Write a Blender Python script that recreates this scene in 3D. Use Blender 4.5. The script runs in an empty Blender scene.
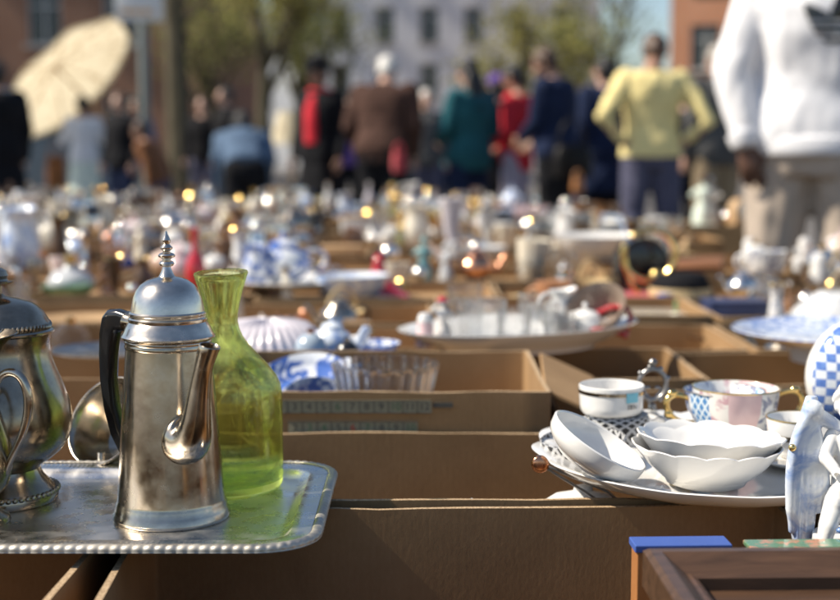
import bpy, bmesh, math, random
from mathutils import Vector, Matrix, noise, Euler
from mathutils.bvhtree import BVHTree

random.seed(7)
R = math.radians
PI = math.pi
scene = bpy.context.scene
COL = scene.collection

# ------------------------------------------------------------------ camera
CAM_H = 0.90
FPX = 1332.0                     # focal length in pixels of the 840 px wide photograph
PITCH = math.atan(145 / FPX)
c_f = Vector((0, math.cos(PITCH), -math.sin(PITCH)))
c_u = Vector((0, math.sin(PITCH), math.cos(PITCH)))
c_r = Vector((1, 0, 0))
CAM = Vector((0, 0, CAM_H))


def ray(u, v):
    return c_f * FPX + c_r * (u - 420) + c_u * (300 - v)


def on_z(u, v, z):
    d = ray(u, v)
    return CAM + d * ((z - CAM_H) / d.z)


def on_y(u, v, y):
    d = ray(u, v)
    return CAM + d * (y / d.y)


def proj(p):
    q = Vector(p) - CAM
    dep = q.dot(c_f)
    return 420 + FPX * q.dot(c_r) / dep, 300 - FPX * q.dot(c_u) / dep


def ppm(p):
    return FPX / (Vector(p) - CAM).dot(c_f)


cam_data = bpy.data.cameras.new('camera')
cam = bpy.data.objects.new('camera', cam_data)
COL.objects.link(cam)
cam.location = CAM
cam.rotation_euler = (PI / 2 - PITCH, 0, 0)
cam_data.sensor_width = 36
cam_data.lens = FPX / 840 * 36
cam_data.clip_start = 0.05
cam_data.clip_end = 2000
cam_data.dof.use_dof = True
cam_data.dof.focus_distance = 1.17
cam_data.dof.aperture_fstop = 4.3
cam_data.dof.aperture_blades = 0
scene.camera = cam

# ------------------------------------------------------------------ light
SUN_EL, SUN_AZ = 46, -94          # azimuth from +y towards +x, so -82 is the left hand side, slightly behind the scene
sd = Vector((math.sin(R(SUN_AZ)) * math.cos(R(SUN_EL)), math.cos(R(SUN_AZ)) * math.cos(R(SUN_EL)), math.sin(R(SUN_EL))))
sun_data = bpy.data.lights.new('sun', 'SUN')
sun_data.energy = 4.9
sun_data.angle = R(0.53)
sun_data.color = (1.0, 0.91, 0.77)
sun = bpy.data.objects.new('sun', sun_data)
COL.objects.link(sun)
sun.rotation_euler = (-sd).to_track_quat('-Z', 'Y').to_euler()
world = bpy.data.worlds.new('World')
scene.world = world
world.use_nodes = True
wn = world.node_tree.nodes
wl = world.node_tree.links
sky = wn.new('ShaderNodeTexSky')
sky.sky_type = 'NISHITA'
sky.sun_disc = False
sky.sun_elevation = R(SUN_EL)
sky.sun_rotation = R(SUN_AZ)
sky.air_density = 1.0
sky.dust_density = 0.7
wl.new(sky.outputs[0], wn['Background'].inputs[0])
wn['Background'].inputs[1].default_value = 0.09
vs = scene.view_settings
vs.view_transform = 'Standard'
vs.look = 'None'
vs.gamma = 1
vs.use_curve_mapping = False
vs.exposure = 0.56
scene.render.film_transparent = False
cy = scene.cycles
cy.use_denoising = True
cy.max_bounces = 10
cy.transparent_max_bounces = 24
cy.transmission_bounces = 10
cy.glossy_bounces = 6
cy.diffuse_bounces = 3
cy.sample_clamp_indirect = 6
cy.sample_clamp_direct = 0
cy.caustics_refractive = False
cy.caustics_reflective = False

# ------------------------------------------------------------------ materials
MATS = {}


class NT:
    def __init__(self, name):
        self.m = bpy.data.materials.new(name)
        self.m.use_nodes = True
        self.n = self.m.node_tree.nodes
        self.l = self.m.node_tree.links
        self.b = self.n['Principled BSDF']
        self.out = self.n['Material Output']
        self.tc = self.n.new('ShaderNodeTexCoord')

    def set(self, **k):
        names = {'color': 'Base Color', 'rough': 'Roughness', 'metal': 'Metallic', 'trans': 'Transmission Weight', 'ior': 'IOR',
                 'coat': 'Coat Weight', 'coat_rough': 'Coat Roughness', 'sss': 'Subsurface Weight', 'spec': 'Specular IOR Level', 'sheen': 'Sheen Weight', 'alpha': 'Alpha'}
        for a, v in k.items():
            s = self.b.inputs[names[a]]
            if a == 'color':
                v = (*v, 1) if len(v) == 3 else v
            s.default_value = v
        return self

    def coord(self, scale=(1, 1, 1), kind='Object', rot=(0, 0, 0)):
        mp = self.n.new('ShaderNodeMapping')
        mp.inputs['Scale'].default_value = scale
        mp.inputs['Rotation'].default_value = rot
        self.l.new(self.tc.outputs[kind], mp.inputs[0])
        return mp.outputs[0]

    def noise(self, scale, detail=4, rough=.55, co=None, dist=0):
        t = self.n.new('ShaderNodeTexNoise')
        t.inputs['Scale'].default_value = scale
        t.inputs['Detail'].default_value = detail
        t.inputs['Roughness'].default_value = rough
        t.inputs['Distortion'].default_value = dist
        self.l.new(co if co is not None else self.tc.outputs['Object'], t.inputs['Vector'])
        return t.outputs['Fac']

    def voro(self, scale, feature='F1', co=None, out='Distance'):
        t = self.n.new('ShaderNodeTexVoronoi')
        t.feature = feature
        t.inputs['Scale'].default_value = scale
        self.l.new(co if co is not None else self.tc.outputs['Object'], t.inputs['Vector'])
        return t.outputs[out]

    def wave(self, scale, co=None, dist=0, prof='SIN', direc='X', kind='BANDS'):
        t = self.n.new('ShaderNodeTexWave')
        t.wave_type = kind
        t.bands_direction = direc
        t.wave_profile = prof
        t.inputs['Scale'].default_value = scale
        t.inputs['Distortion'].default_value = dist
        self.l.new(co if co is not None else self.tc.outputs['Object'], t.inputs['Vector'])
        return t.outputs['Fac']

    def ramp(self, fac, stops, interp='LINEAR'):
        r = self.n.new('ShaderNodeValToRGB')
        r.color_ramp.interpolation = interp
        e = r.color_ramp.elements
        while len(e) < len(stops):
            e.new(.5)
        for x, (p, c) in zip(e, stops):
            x.position = p
            x.color = (*c, 1) if len(c) == 3 else c
        self.l.new(fac, r.inputs[0])
        return r.outputs[0]

    def math(self, op, a, b=None):
        m = self.n.new('ShaderNodeMath')
        m.operation = op
        for i, x in enumerate((a, b)):
            if x is None:
                continue
            if isinstance(x, (int, float)):
                m.inputs[i].default_value = x
            else:
                self.l.new(x, m.inputs[i])
        return m.outputs[0]

    def mix(self, fac, a, b, blend='MIX'):
        m = self.n.new('ShaderNodeMix')
        m.data_type = 'RGBA'
        m.blend_type = blend
        if isinstance(fac, (int, float)):
            m.inputs[0].default_value = fac
        else:
            self.l.new(fac, m.inputs[0])
        for i, x in ((6, a), (7, b)):
            if isinstance(x, tuple):
                m.inputs[i].default_value = (*x, 1) if len(x) == 3 else x
            else:
                self.l.new(x, m.inputs[i])
        return m.outputs[2]

    def to(self, sock, name):
        self.l.new(sock, self.b.inputs[name])
        return self

    def bump(self, h, strength=.3, dist=.002):
        b = self.n.new('ShaderNodeBump')
        b.inputs['Strength'].default_value = strength
        b.inputs['Distance'].default_value = dist
        self.l.new(h, b.inputs['Height'])
        self.l.new(b.outputs[0], self.b.inputs['Normal'])
        return self

    def sep(self, co=None, kind='Object'):
        s = self.n.new('ShaderNodeSeparateXYZ')
        self.l.new(co if co is not None else self.tc.outputs[kind], s.inputs[0])
        return s.outputs


def plain(name, col, rough=.5, metal=0, var=.12, scale=25, coat=0, bump=0, spec=.5, sheen=0):
    t = NT(name).set(rough=rough, metal=metal, coat=coat, spec=spec, sheen=sheen, coat_rough=.05)
    f = t.noise(scale, 5)
    lo = tuple(c * (1 - var) for c in col)
    hi = tuple(min(1, c * (1 + var)) for c in col)
    t.to(t.ramp(f, [(.3, lo), (.7, hi)]), 'Base Color')
    if bump:
        t.bump(f, bump, .002)
    MATS[name] = t.m
    return t


def silver(name, col, tarn, rough=.16, amount=.5):
    t = NT(name).set(metal=1)
    n1 = t.noise(18, 6, .6, dist=.6)
    n2 = t.noise(90, 4)
    f = t.math('ADD', t.math('MULTIPLY', n1, .75), t.math('MULTIPLY', n2, .25))
    t.to(t.ramp(f, [(.5 - amount * .3, tarn), (.5 + amount * .25, col)]), 'Base Color')
    t.to(t.ramp(t.noise(45, 5), [(.3, (rough * .7,) * 3), (.75, (rough * 1.9,) * 3)]), 'Roughness')
    t.bump(t.noise(160, 4), .05, .001)
    MATS[name] = t.m


silver('silver_plate', (.60, .545, .465), (.27, .21, .14), .17, .8)
silver('silver_rim', (.54, .51, .46), (.38, .35, .30), .45, .7)
silver('silver_lid', (.80, .72, .62), (.50, .45, .38), .17, .5)
silver('silver_tray', (.84, .81, .77), (.70, .66, .60), .24, .9)
silver('silver_dark', (.46, .40, .32), (.17, .13, .085), .17, .7)
silver('pewter', (.42, .41, .40), (.2, .19, .18), .3, .6)
silver('bright_silver', (.92, .90, .87), (.7, .66, .6), .12, .3)
silver('brass', (.86, .62, .25), (.5, .32, .10), .16, .4)
silver('gold', (.92, .68, .28), (.7, .45, .15), .14, .3)
silver('copper', (.85, .45, .28), (.5, .22, .12), .18, .4)

plain('porcelain_white', (.76, .745, .715), .07, var=.035, scale=9, coat=.3)
plain('porcelain_cream', (.74, .67, .54), .15, var=.04, coat=.4)
plain('porcelain_pink', (.70, .50, .50), .18, var=.08, coat=.3)
plain('porcelain_lilac', (.60, .56, .60), .2, var=.06, coat=.3)
plain('porcelain_grey', (.52, .53, .54), .2, var=.06, coat=.3)
plain('glaze_red', (.50, .03, .04), .15, var=.15, coat=.5)
plain('glaze_green', (.16, .30, .14), .2, var=.2, coat=.4)
plain('glaze_blue', (.10, .22, .50), .15, var=.2, coat=.5)
plain('glaze_sky', (.36, .43, .50), .2, var=.12, coat=.4)
plain('glaze_teal', (.16, .34, .36), .2, var=.15, coat=.4)
plain('stone_brown', (.27, .21, .165), .25, var=.2, coat=.2)
plain('glaze_brown', (.22, .11, .05), .2, var=.3, coat=.4)
plain('terracotta', (.50, .24, .12), .6, var=.2)
plain('lacquer_black', (.012, .012, .013), .18, var=.2, coat=.4)
plain('navy_card', (.03, .04, .10), .45, var=.15)
plain('white_card', (.72, .70, .66), .6, var=.05)
plain('red_cloth', (.45, .05, .06), .8, var=.2, sheen=.2)
plain('bakelite', (.010, .010, .011), .22, var=.2, coat=.3)
plain('straw', (.56, .42, .22), .75, var=.25, bump=.3)
plain('shell_pink', (.74, .55, .44), .35, var=.2, coat=.2)
plain('blue_card', (.05, .10, .34), .5, var=.06)
plain('orange_card', (.36, .15, .05), .5, var=.1)
plain('steel_grey', (.30, .31, .32), .4, metal=.6, var=.1)
plain('sign_white', (.75, .75, .74), .5, var=.03)
plain('sign_orange', (.75, .38, .08), .6, var=.05)
plain('ink', (.09, .085, .07), .7, var=.1)
plain('ink_red', (.45, .06, .03), .7, var=.1)
plain('ink_green', (.09, .17, .09), .7, var=.1)
plain('strip_print', (.40, .35, .22), .75, var=.08)
plain('sticker_blue', (.20, .52, .62), .5, var=.05)


def wood(name, a, b, scale=14, rough=.4, coat=.2):
    t = NT(name).set(rough=rough, coat=coat)
    co = t.coord((1, 8, 8))
    f = t.noise(scale, 6, .6, co, 1.2)
    t.to(t.ramp(f, [(.3, a), (.7, b)]), 'Base Color').bump(f, .2, .001)
    MATS[name] = t.m


wood('wood_dark', (.045, .024, .013), (.105, .055, .030), 10)
wood('wood_light', (.36, .22, .10), (.52, .34, .18), 10, .55, 0)


def cardboard():
    for nm, k in (('cardboard', 1.0), ('cardboard_pale', 1.15)):
        t = NT(nm).set(rough=.82, spec=.25)
        st = t.noise(5, 5, .6)
        fb = t.noise(300, 3, .6, t.coord((1, 1, .5)))
        f = t.math('ADD', t.math('MULTIPLY', st, .8), t.math('MULTIPLY', fb, .2))
        base = t.ramp(f, [(.28, (.215 * k, .128 * k, .060 * k)), (.5, (.295 * k, .182 * k, .088 * k)), (.75, (.375 * k, .238 * k, .120 * k))])
        s = t.sep()
        cor = t.math('SINE', t.math('MULTIPLY', t.math('ADD', s[0], s[1]), 2 * PI / .0075))
        cor = t.math('MULTIPLY', t.math('ADD', cor, 1), .5)
        c = t.mix(t.math('MULTIPLY', cor, .07), base, (.19, .11, .055))
        blot = t.ramp(t.noise(9, 3, .5, t.coord((1, 1, .5))), [(.62, (0, 0, 0)), (.75, (1, 1, 1))])
        c = t.mix(t.math('MULTIPLY', blot, .25), c, (.16, .09, .045))
        t.to(c, 'Base Color')
        t.bump(t.math('ADD', t.math('MULTIPLY', cor, .08), fb), .15, .0010)
        MATS[nm] = t.m
    t = NT('cardboard_edge').set(rough=.9, spec=.2)
    f = t.noise(420, 3, .7)
    t.to(t.ramp(f, [(.3, (.22, .14, .08)), (.55, (.46, .33, .20)), (.75, (.60, .46, .30))]), 'Base Color').bump(f, .6, .002)
    MATS['cardboard_edge'] = t.m


cardboard()


def blue_white(name, scale, blue=(.07, .15, .45), white=(.76, .78, .80), a=.5, b=.56):
    t = NT(name).set(rough=.13, coat=.4)
    n = t.noise(scale, 5, .6, dist=1.5)
    n2 = t.voro(scale * .9)
    f = t.math('ADD', t.math('MULTIPLY', n, .7), t.math('MULTIPLY', n2, .35))
    t.to(t.ramp(f, [(a, white), (b, blue)]), 'Base Color')
    MATS[name] = t.m


blue_white('delft_spatter', 36)
blue_white('delft_pale', 30, (.25, .36, .62), (.74, .78, .82), .48, .66)
blue_white('floral_blue', 75, (.10, .17, .42), (.74, .75, .77), .5, .55)
blue_white('willow_blue', 110, (.20, .29, .55), (.72, .75, .80), .46, .6)
blue_white('floral_pink', 60, (.55, .33, .36), (.78, .75, .70), .5, .62)
blue_white('floral_grey', 90, (.22, .24, .34), (.78, .77, .74), .56, .62)
blue_white('grey_marble', 30, (.42, .43, .45), (.66, .67, .67), .4, .7)


def lattice(name, scale, dark, light, rough=.3, wid=.16):
    t = NT(name).set(rough=rough)
    s = t.sep(kind='UV')
    a = t.math('MULTIPLY', t.math('ADD', s[0], s[1]), scale)
    b = t.math('MULTIPLY', t.math('SUBTRACT', s[0], s[1]), scale)
    fa = t.math('ABSOLUTE', t.math('SUBTRACT', t.math('FRACT', a), .5))
    fb = t.math('ABSOLUTE', t.math('SUBTRACT', t.math('FRACT', b), .5))
    mx = t.math('MAXIMUM', fa, fb)
    k = t.math('GREATER_THAN', mx, .5 - wid)
    t.to(t.mix(k, dark, light), 'Base Color')
    MATS[name] = t.m


lattice('lattice_black', 1, (.012, .012, .014), (.50, .50, .50), .3, .15)
lattice('lattice_blue', 1, (.08, .24, .50), (.70, .78, .82), .15, .14)


def checker(name):
    t = NT(name).set(rough=.12, coat=.5)
    s = t.sep(kind='UV')
    a = t.math('FLOOR', s[0])
    b = t.math('FLOOR', s[1])
    k = t.math('MODULO', t.math('ADD', t.math('ADD', a, b), 100), 2)
    n = t.noise(120, 4)
    bl = t.ramp(n, [(.3, (.05, .12, .42)), (.7, (.16, .28, .60))])
    wh = t.ramp(n, [(.3, (.62, .68, .76)), (.7, (.78, .80, .82))])
    t.to(t.mix(k, bl, wh), 'Base Color')
    MATS[name] = t.m


checker('delft_checks')


def glass(name, col, clear=.35, tint=None, rough=0.0, ior=1.46, grime=.10):
    t = NT(name)
    g = t.n.new('ShaderNodeBsdfGlass')
    g.inputs['Color'].default_value = (*col, 1)
    g.inputs['Roughness'].default_value = rough
    g.inputs['IOR'].default_value = ior
    tr = t.n.new('ShaderNodeBsdfTransparent')
    tr.inputs['Color'].default_value = (*(tint or col), 1)
    mx = t.n.new('ShaderNodeMixShader')
    mx.inputs[0].default_value = clear
    t.l.new(g.outputs[0], mx.inputs[1])
    t.l.new(tr.outputs[0], mx.inputs[2])
    # a dusting of grime keeps the glass from looking perfectly clean
    d = t.n.new('ShaderNodeBsdfDiffuse')
    d.inputs['Color'].default_value = (.7, .7, .66, 1)
    m2 = t.n.new('ShaderNodeMixShader')
    f = t.ramp(t.noise(60, 5, .6), [(.42, (.01, .01, .01)), (.8, (grime,) * 3)])
    t.l.new(f, m2.inputs[0])
    t.l.new(mx.outputs[0], m2.inputs[1])
    t.l.new(d.outputs[0], m2.inputs[2])
    t.l.new(m2.outputs[0], t.out.inputs[0])
    MATS[name] = t.m


glass('glass_clear', (.98, .985, .99), .2, grime=.07)
glass('glass_green', (.94, .98, .72), .38, (.90, .965, .64), grime=.02)
glass('glass_blue', (.35, .5, .9), .4)
glass('glass_amber', (.85, .5, .15), .4)
glass('glass_red', (.7, .05, .06), .4)
glass('window_glass', (.5, .55, .6), .0)


def cloth(name, col, var=.15, scale=9, rough=.85, weave=.25):
    t = NT(name).set(rough=rough, spec=.15, sheen=.1 if min(col) > .2 else 0)
    f = t.noise(scale, 5)
    t.to(t.ramp(f, [(.3, tuple(c * (1 - var) for c in col)), (.7, tuple(min(1, c * (1 + var)) for c in col))]), 'Base Color')
    t.bump(t.noise(180, 3), weave, .002)
    MATS[name] = t.m


cloth('white_fleece', (.78, .78, .80), .04)
cloth('beige_cotton', (.46, .38, .31), .08)
cloth('yellow_knit', (.84, .70, .32), .06)
cloth('slate_denim', (.085, .085, .13), .2)
cloth('navy_wool', (.012, .020, .052), .2)
cloth('black_wool', (.010, .010, .012), .2)
cloth('brown_wool', (.070, .037, .028), .2)
cloth('teal_quilt', (.020, .10, .12), .2)
cloth('red_knit', (.62, .035, .05), .12)
cloth('grey_wool', (.085, .085, .085), .15)
cloth('khaki_cotton', (.26, .20, .13), .12)
cloth('jeans_blue', (.085, .13, .20), .2)
cloth('mint_cotton', (.70, .78, .68), .1)
cloth('lilac_linen', (.44, .40, .50), .1)
cloth('canvas_cream', (.66, .56, .36), .1)
cloth('pale_linen', (.58, .54, .48), .1)
cloth('leather_brown', (.20, .085, .035), .2, rough=.5)
cloth('leather_black', (.012, .011, .011), .2, rough=.45)
cloth('blue_cotton', (.08, .14, .30), .15)
cloth('purple_cotton', (.12, .07, .26), .15)
for nm, c in (('skin_pale', (.56, .34, .25)), ('skin_tan', (.38, .21, .14)), ('skin_dark', (.12, .058, .036))):
    t = NT(nm).set(rough=.5, sss=.0)
    t.to(t.ramp(t.noise(14, 5), [(.3, tuple(x * .9 for x in c)), (.7, tuple(x * 1.08 for x in c))]), 'Base Color')
    MATS[nm] = t.m
for nm, c in (('hair_black', (.012, .010, .009)), ('hair_brown', (.075, .036, .018)), ('hair_white', (.62, .60, .56)), ('hair_grey', (.34, .30, .26))):
    t = NT(nm).set(rough=.5)
    f = t.noise(120, 4, .6, t.coord((1, 1, .15)))
    t.to(t.ramp(f, [(.3, tuple(x * .6 for x in c)), (.7, tuple(min(1, x * 1.3) for x in c))]), 'Base Color').bump(f, .6, .004)
    MATS[nm] = t.m
plain('eye_dark', (.02, .015, .012), .2)
plain('lip', (.34, .13, .11), .45)

# translucent cloth: parasol and lampshade
for nm, c in (('parasol_cloth', (.82, .72, .52)), ('shade_cloth', (.86, .79, .62))):
    t = NT(nm)
    f = t.math('ADD', t.math('MULTIPLY', t.voro(7, co=t.coord((1, 1, 1))), .6), t.math('MULTIPLY', t.noise(9, 4), .5))
    colr = t.ramp(f, [(.30, (c[0] * .68, c[1] * .60, c[2] * .50)), (.50, c)])
    df = t.n.new('ShaderNodeBsdfDiffuse')
    tl = t.n.new('ShaderNodeBsdfTranslucent')
    t.l.new(colr, df.inputs[0])
    t.l.new(colr, tl.inputs[0])
    mx = t.n.new('ShaderNodeMixShader')
    mx.inputs[0].default_value = .5
    t.l.new(df.outputs[0], mx.inputs[1])
    t.l.new(tl.outputs[0], mx.inputs[2])
    t.l.new(mx.outputs[0], t.out.inputs[0])
    MATS[nm] = t.m


def setting_materials():
    t = NT('cobbles').set(rough=.85)
    co = t.coord((1, 1, 1))
    e = t.voro(7.5, 'DISTANCE_TO_EDGE', co)
    cc = t.voro(7.5, 'F1', co, 'Color')
    g = t.sep(cc)[0]
    base = t.ramp(g, [(0, (.10, .095, .09)), (1, (.22, .20, .185))])
    k = t.ramp(e, [(.02, (0, 0, 0)), (.07, (1, 1, 1))])
    t.to(t.mix(k, (.05, .045, .04), base), 'Base Color').bump(k, .6, .02)
    MATS['cobbles'] = t.m
    for nm, a, b, mort in (('brick_brown', (.32, .14, .075), (.45, .21, .11), (.30, .27, .23)), ('brick_orange', (.52, .20, .09), (.64, .28, .14), (.42, .36, .30))):
        t = NT(nm).set(rough=.85)
        br = t.n.new('ShaderNodeTexBrick')
        br.inputs['Scale'].default_value = 1
        br.inputs['Brick Width'].default_value = .22
        br.inputs['Row Height'].default_value = .075
        br.inputs['Mortar Size'].default_value = .01
        br.inputs['Color1'].default_value = (*a, 1)
        br.inputs['Color2'].default_value = (*b, 1)
        br.inputs['Mortar'].default_value = (*mort, 1)
        t.l.new(t.coord((1, 1, 1), 'Object', (R(90), 0, 0)), br.inputs[0])
        t.to(t.mix(t.noise(.6, 5), br.outputs[0], tuple(x * .6 for x in a)), 'Base Color')
        MATS[nm] = t.m
    t = NT('stucco_grey').set(rough=.9)
    f = t.noise(.5, 6, .6)
    t.to(t.ramp(f, [(.3, (.70, .70, .70)), (.7, (.80, .80, .80))]), 'Base Color')
    MATS['stucco_grey'] = t.m
    plain('stone_trim', (.42, .40, .37), .8, var=.12, scale=3)
    plain('window_frame', (.55, .55, .54), .5, var=.05)
    plain('roof_slate', (.07, .07, .08), .7, var=.2, scale=3)
    plain('zinc', (.15, .17, .16), .5, metal=.3, var=.1, scale=3)
    t = NT('bark').set(rough=.95)
    f = t.noise(14, 6, .65, t.coord((1, 1, .25)))
    t.to(t.ramp(f, [(.3, (.05, .04, .022)), (.7, (.12, .10, .06))]), 'Base Color').bump(f, .8, .02)
    MATS['bark'] = t.m
    for nm, c in (('leaf_spring', (.36, .33, .11)), ('leaf_green', (.27, .28, .10))):
        t = NT(nm)
        f = t.noise(1.2, 3)
        colr = t.ramp(f, [(.3, tuple(x * .6 for x in c)), (.7, tuple(x * 1.25 for x in c))])
        df = t.n.new('ShaderNodeBsdfDiffuse')
        tl = t.n.new('ShaderNodeBsdfTranslucent')
        t.l.new(colr, df.inputs[0])
        t.l.new(colr, tl.inputs[0])
        mx = t.n.new('ShaderNodeMixShader')
        mx.inputs[0].default_value = .4
        t.l.new(df.outputs[0], mx.inputs[1])
        t.l.new(tl.outputs[0], mx.inputs[2])
        t.l.new(mx.outputs[0], t.out.inputs[0])
        MATS[nm] = t.m
    plain('van_paint', (.055, .075, .105), .3, var=.08, coat=.6, scale=4)
    plain('tyre_rubber', (.012, .012, .012), .8)
    plain('dark_glass', (.01, .012, .015), .06, coat=.3)
    plain('lamp_red', (.4, .02, .02), .2)
    plain('cloth_stall', (.10, .13, .19), .8, var=.15)


setting_materials()


# ------------------------------------------------------------------ mesh builder
class B:
    """collects geometry for ONE mesh object"""

    def __init__(self):
        self.v, self.f, self.mi, self.uv = [], [], [], {}

    def add(self, verts, faces, mi=0, M=None, uvs=None):
        o = len(self.v)
        self.v += [(M @ Vector(p)) if M is not None else Vector(p) for p in verts]
        for i, f in enumerate(faces):
            if uvs is not None:
                self.uv[len(self.f)] = uvs[i]
            self.f.append([o + k for k in f])
            self.mi.append(mi)
        return self

    def box(self, c, s, mi=0, M=None, rz=0):
        hx, hy, hz = s[0] / 2, s[1] / 2, s[2] / 2
        vs_ = [Vector((x * hx, y * hy, z * hz)) for x in (-1, 1) for y in (-1, 1) for z in (-1, 1)]
        m = Matrix.Translation(c) @ Matrix.Rotation(rz, 4, 'Z')
        if M is not None:
            m = M @ m
        return self.add(vs_, [(0, 1, 3, 2), (4, 6, 7, 5), (0, 4, 5, 1), (2, 3, 7, 6), (0, 2, 6, 4), (1, 5, 7, 3)], mi, m)

    def lathe(self, prof, segs=32, M=None, mi=0, mod=None, uvs=(1, 1), closed=True):
        """prof: (r, z) pairs; a first or last r of 0 becomes a pole. mod(theta, i, r, z) -> (r, z)"""
        verts, faces, uv, ring = [], [], [], []
        n = len(prof)
        for i, (r, z) in enumerate(prof):
            if r <= 1e-7:
                ring.append([len(verts)])
                verts.append((0, 0, z))
            else:
                ids = []
                for k in range(segs):
                    th = 2 * PI * k / segs
                    rr, zz = mod(th, i, r, z) if mod else (r, z)
                    ids.append(len(verts))
                    verts.append((rr * math.cos(th), rr * math.sin(th), zz))
                ring.append(ids)
        for i in range(n - 1):
            a, b = ring[i], ring[i + 1]
            for k in range(segs):
                k2 = (k + 1) % segs
                u0, u1 = uvs[0] * k / segs, uvs[0] * (k + 1) / segs
                v0, v1 = uvs[1] * i / (n - 1), uvs[1] * (i + 1) / (n - 1)
                if len(a) == 1 and len(b) == 1:
                    continue
                if len(a) == 1:
                    faces.append((a[0], b[k2], b[k]))
                    uv.append(((u0, v0), (u1, v1), (u0, v1)))
                elif len(b) == 1:
                    faces.append((a[k], a[k2], b[0]))
                    uv.append(((u0, v0), (u1, v0), (u0, v1)))
                else:
                    faces.append((a[k], a[k2], b[k2], b[k]))
                    uv.append(((u0, v0), (u1, v0), (u1, v1), (u0, v1)))
        return self.add(verts, faces, mi, M, uv)

    def rings(self, rr, mi=0, M=None, cap=True, closed=False):
        """loft through equally long rings of points"""
        n = len(rr[0])
        verts = [p for r in rr for p in r]
        faces = []
        for i in range(len(rr) - 1):
            for k in range(n):
                k2 = (k + 1) % n
                faces.append((i * n + k, i * n + k2, (i + 1) * n + k2, (i + 1) * n + k))
        if cap:
            faces.append(tuple(range(n - 1, -1, -1)))
            o = (len(rr) - 1) * n
            faces.append(tuple(o + k for k in range(n)))
        return self.add(verts, faces, mi, M)

    def tube(self, pts, rad, segs=10, mi=0, M=None, flat=1.0, round_caps=False, up=None):
        pts = [Vector(p) for p in pts]
        if not hasattr(rad, '__len__'):
            rad = [rad] * len(pts)
        rad = list(rad)
        if round_caps:
            d0 = (pts[0] - pts[1]).normalized()
            d1 = (pts[-1] - pts[-2]).normalized()
            a, b = pts[0], pts[-1]
            ra, rb = rad[0], rad[-1]
            pts = [a + d0 * ra * .92, a + d0 * ra * .6] + pts + [b + d1 * rb * .6, b + d1 * rb * .92]
            rad = [ra * .35, ra * .8] + rad + [rb * .8, rb * .35]
        rr = []
        nrm = Vector(up) if up is not None else None
        for i, p in enumerate(pts):
            t = (pts[min(i + 1, len(pts) - 1)] - pts[max(i - 1, 0)]).normalized()
            if nrm is None:
                nrm = t.orthogonal().normalized()
            nrm = (nrm - t * nrm.dot(t))
            nrm = nrm.normalized() if nrm.length > 1e-6 else t.orthogonal().normalized()
            bn = t.cross(nrm)
            rr.append([p + nrm * math.cos(2 * PI * k / segs) * rad[i] * flat + bn * math.sin(2 * PI * k / segs) * rad[i] for k in range(segs)])
        return self.rings(rr, mi, M)

    def ball(self, c, r, segs=16, mi=0, M=None):
        r = (r, r, r) if not hasattr(r, '__len__') else r
        n = max(6, segs // 2)
        prof = [(math.sin(PI * i / n), -math.cos(PI * i / n)) for i in range(n + 1)]
        prof[0] = (0, -1)
        prof[-1] = (0, 1)
        m = Matrix.Translation(c) @ Matrix.Diagonal((*r, 1))
        return self.lathe(prof, segs, (M @ m) if M is not None else m, mi)

    def build(self, name, mats, parent=None, smooth=True, loc=None, sharp=35, bevel=0):
        me = bpy.data.meshes.new(name)
        me.from_pydata([tuple(p) for p in self.v], [], self.f)
        mats = [mats] if isinstance(mats, str) else mats
        for m in mats:
            me.materials.append(MATS[m])
        if len(mats) > 1:
            me.polygons.foreach_set('material_index', self.mi)
        if self.uv:
            ul = me.uv_layers.new(name='UVMap')
            for pi, p in enumerate(me.polygons):
                q = self.uv.get(pi)
                if q:
                    for li, c in zip(p.loop_indices, q):
                        ul.data[li].uv = c
        bm = bmesh.new()
        bm.from_mesh(me)
        bmesh.ops.recalc_face_normals(bm, faces=bm.faces)
        if bevel:
            es = [e for e in bm.edges if len(e.link_faces) == 2 and e.calc_face_angle(0) > R(40)]
            bmesh.ops.bevel(bm, geom=es, offset=bevel, segments=2, affect='EDGES', profile=.5, clamp_overlap=True)
        bm.to_mesh(me)
        bm.free()
        if smooth:
            me.polygons.foreach_set('use_smooth', [True] * len(me.polygons))
            try:
                me.set_sharp_from_angle(angle=R(sharp))
            except Exception:
                pass
        me.update()
        o = bpy.data.objects.new(name, me)
        COL.objects.link(o)
        if parent is not None:
            o.parent = parent
        if loc is not None:
            o.location = loc
        return o


def tag(o, label=None, cat=None, group=None, kind=None):
    if label:
        o['label'] = label
    if cat:
        o['category'] = cat
    if group:
        o['group'] = group
    if kind:
        o['kind'] = kind
    return o


def empty(name, loc, rz=0, scale=1, label=None, cat=None, group=None, tilt=(0, 0)):
    o = bpy.data.objects.new(name, None)
    COL.objects.link(o)
    o.empty_display_size = .05
    o.location = loc
    o.rotation_euler = (tilt[0], tilt[1], rz)
    o.scale = (scale,) * 3 if not hasattr(scale, '__len__') else scale
    return tag(o, label, cat, group)


def arc(c, r, a0, a1, n, plane='xz', rz=None):
    rz = r if rz is None else rz
    out = []
    for i in range(n):
        a = a0 + (a1 - a0) * i / (n - 1)
        x, z = r * math.cos(a), rz * math.sin(a)
        out.append(Vector(c) + (Vector((x, 0, z)) if plane == 'xz' else Vector((x, z, 0))))
    return out


def bez(p0, p1, p2, p3, n=12):
    p0, p1, p2, p3 = map(Vector, (p0, p1, p2, p3))
    return [p0 * (1 - t) ** 3 + p1 * 3 * t * (1 - t) ** 2 + p2 * 3 * t * t * (1 - t) + p3 * t ** 3 for t in [i / (n - 1) for i in range(n)]]


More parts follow.
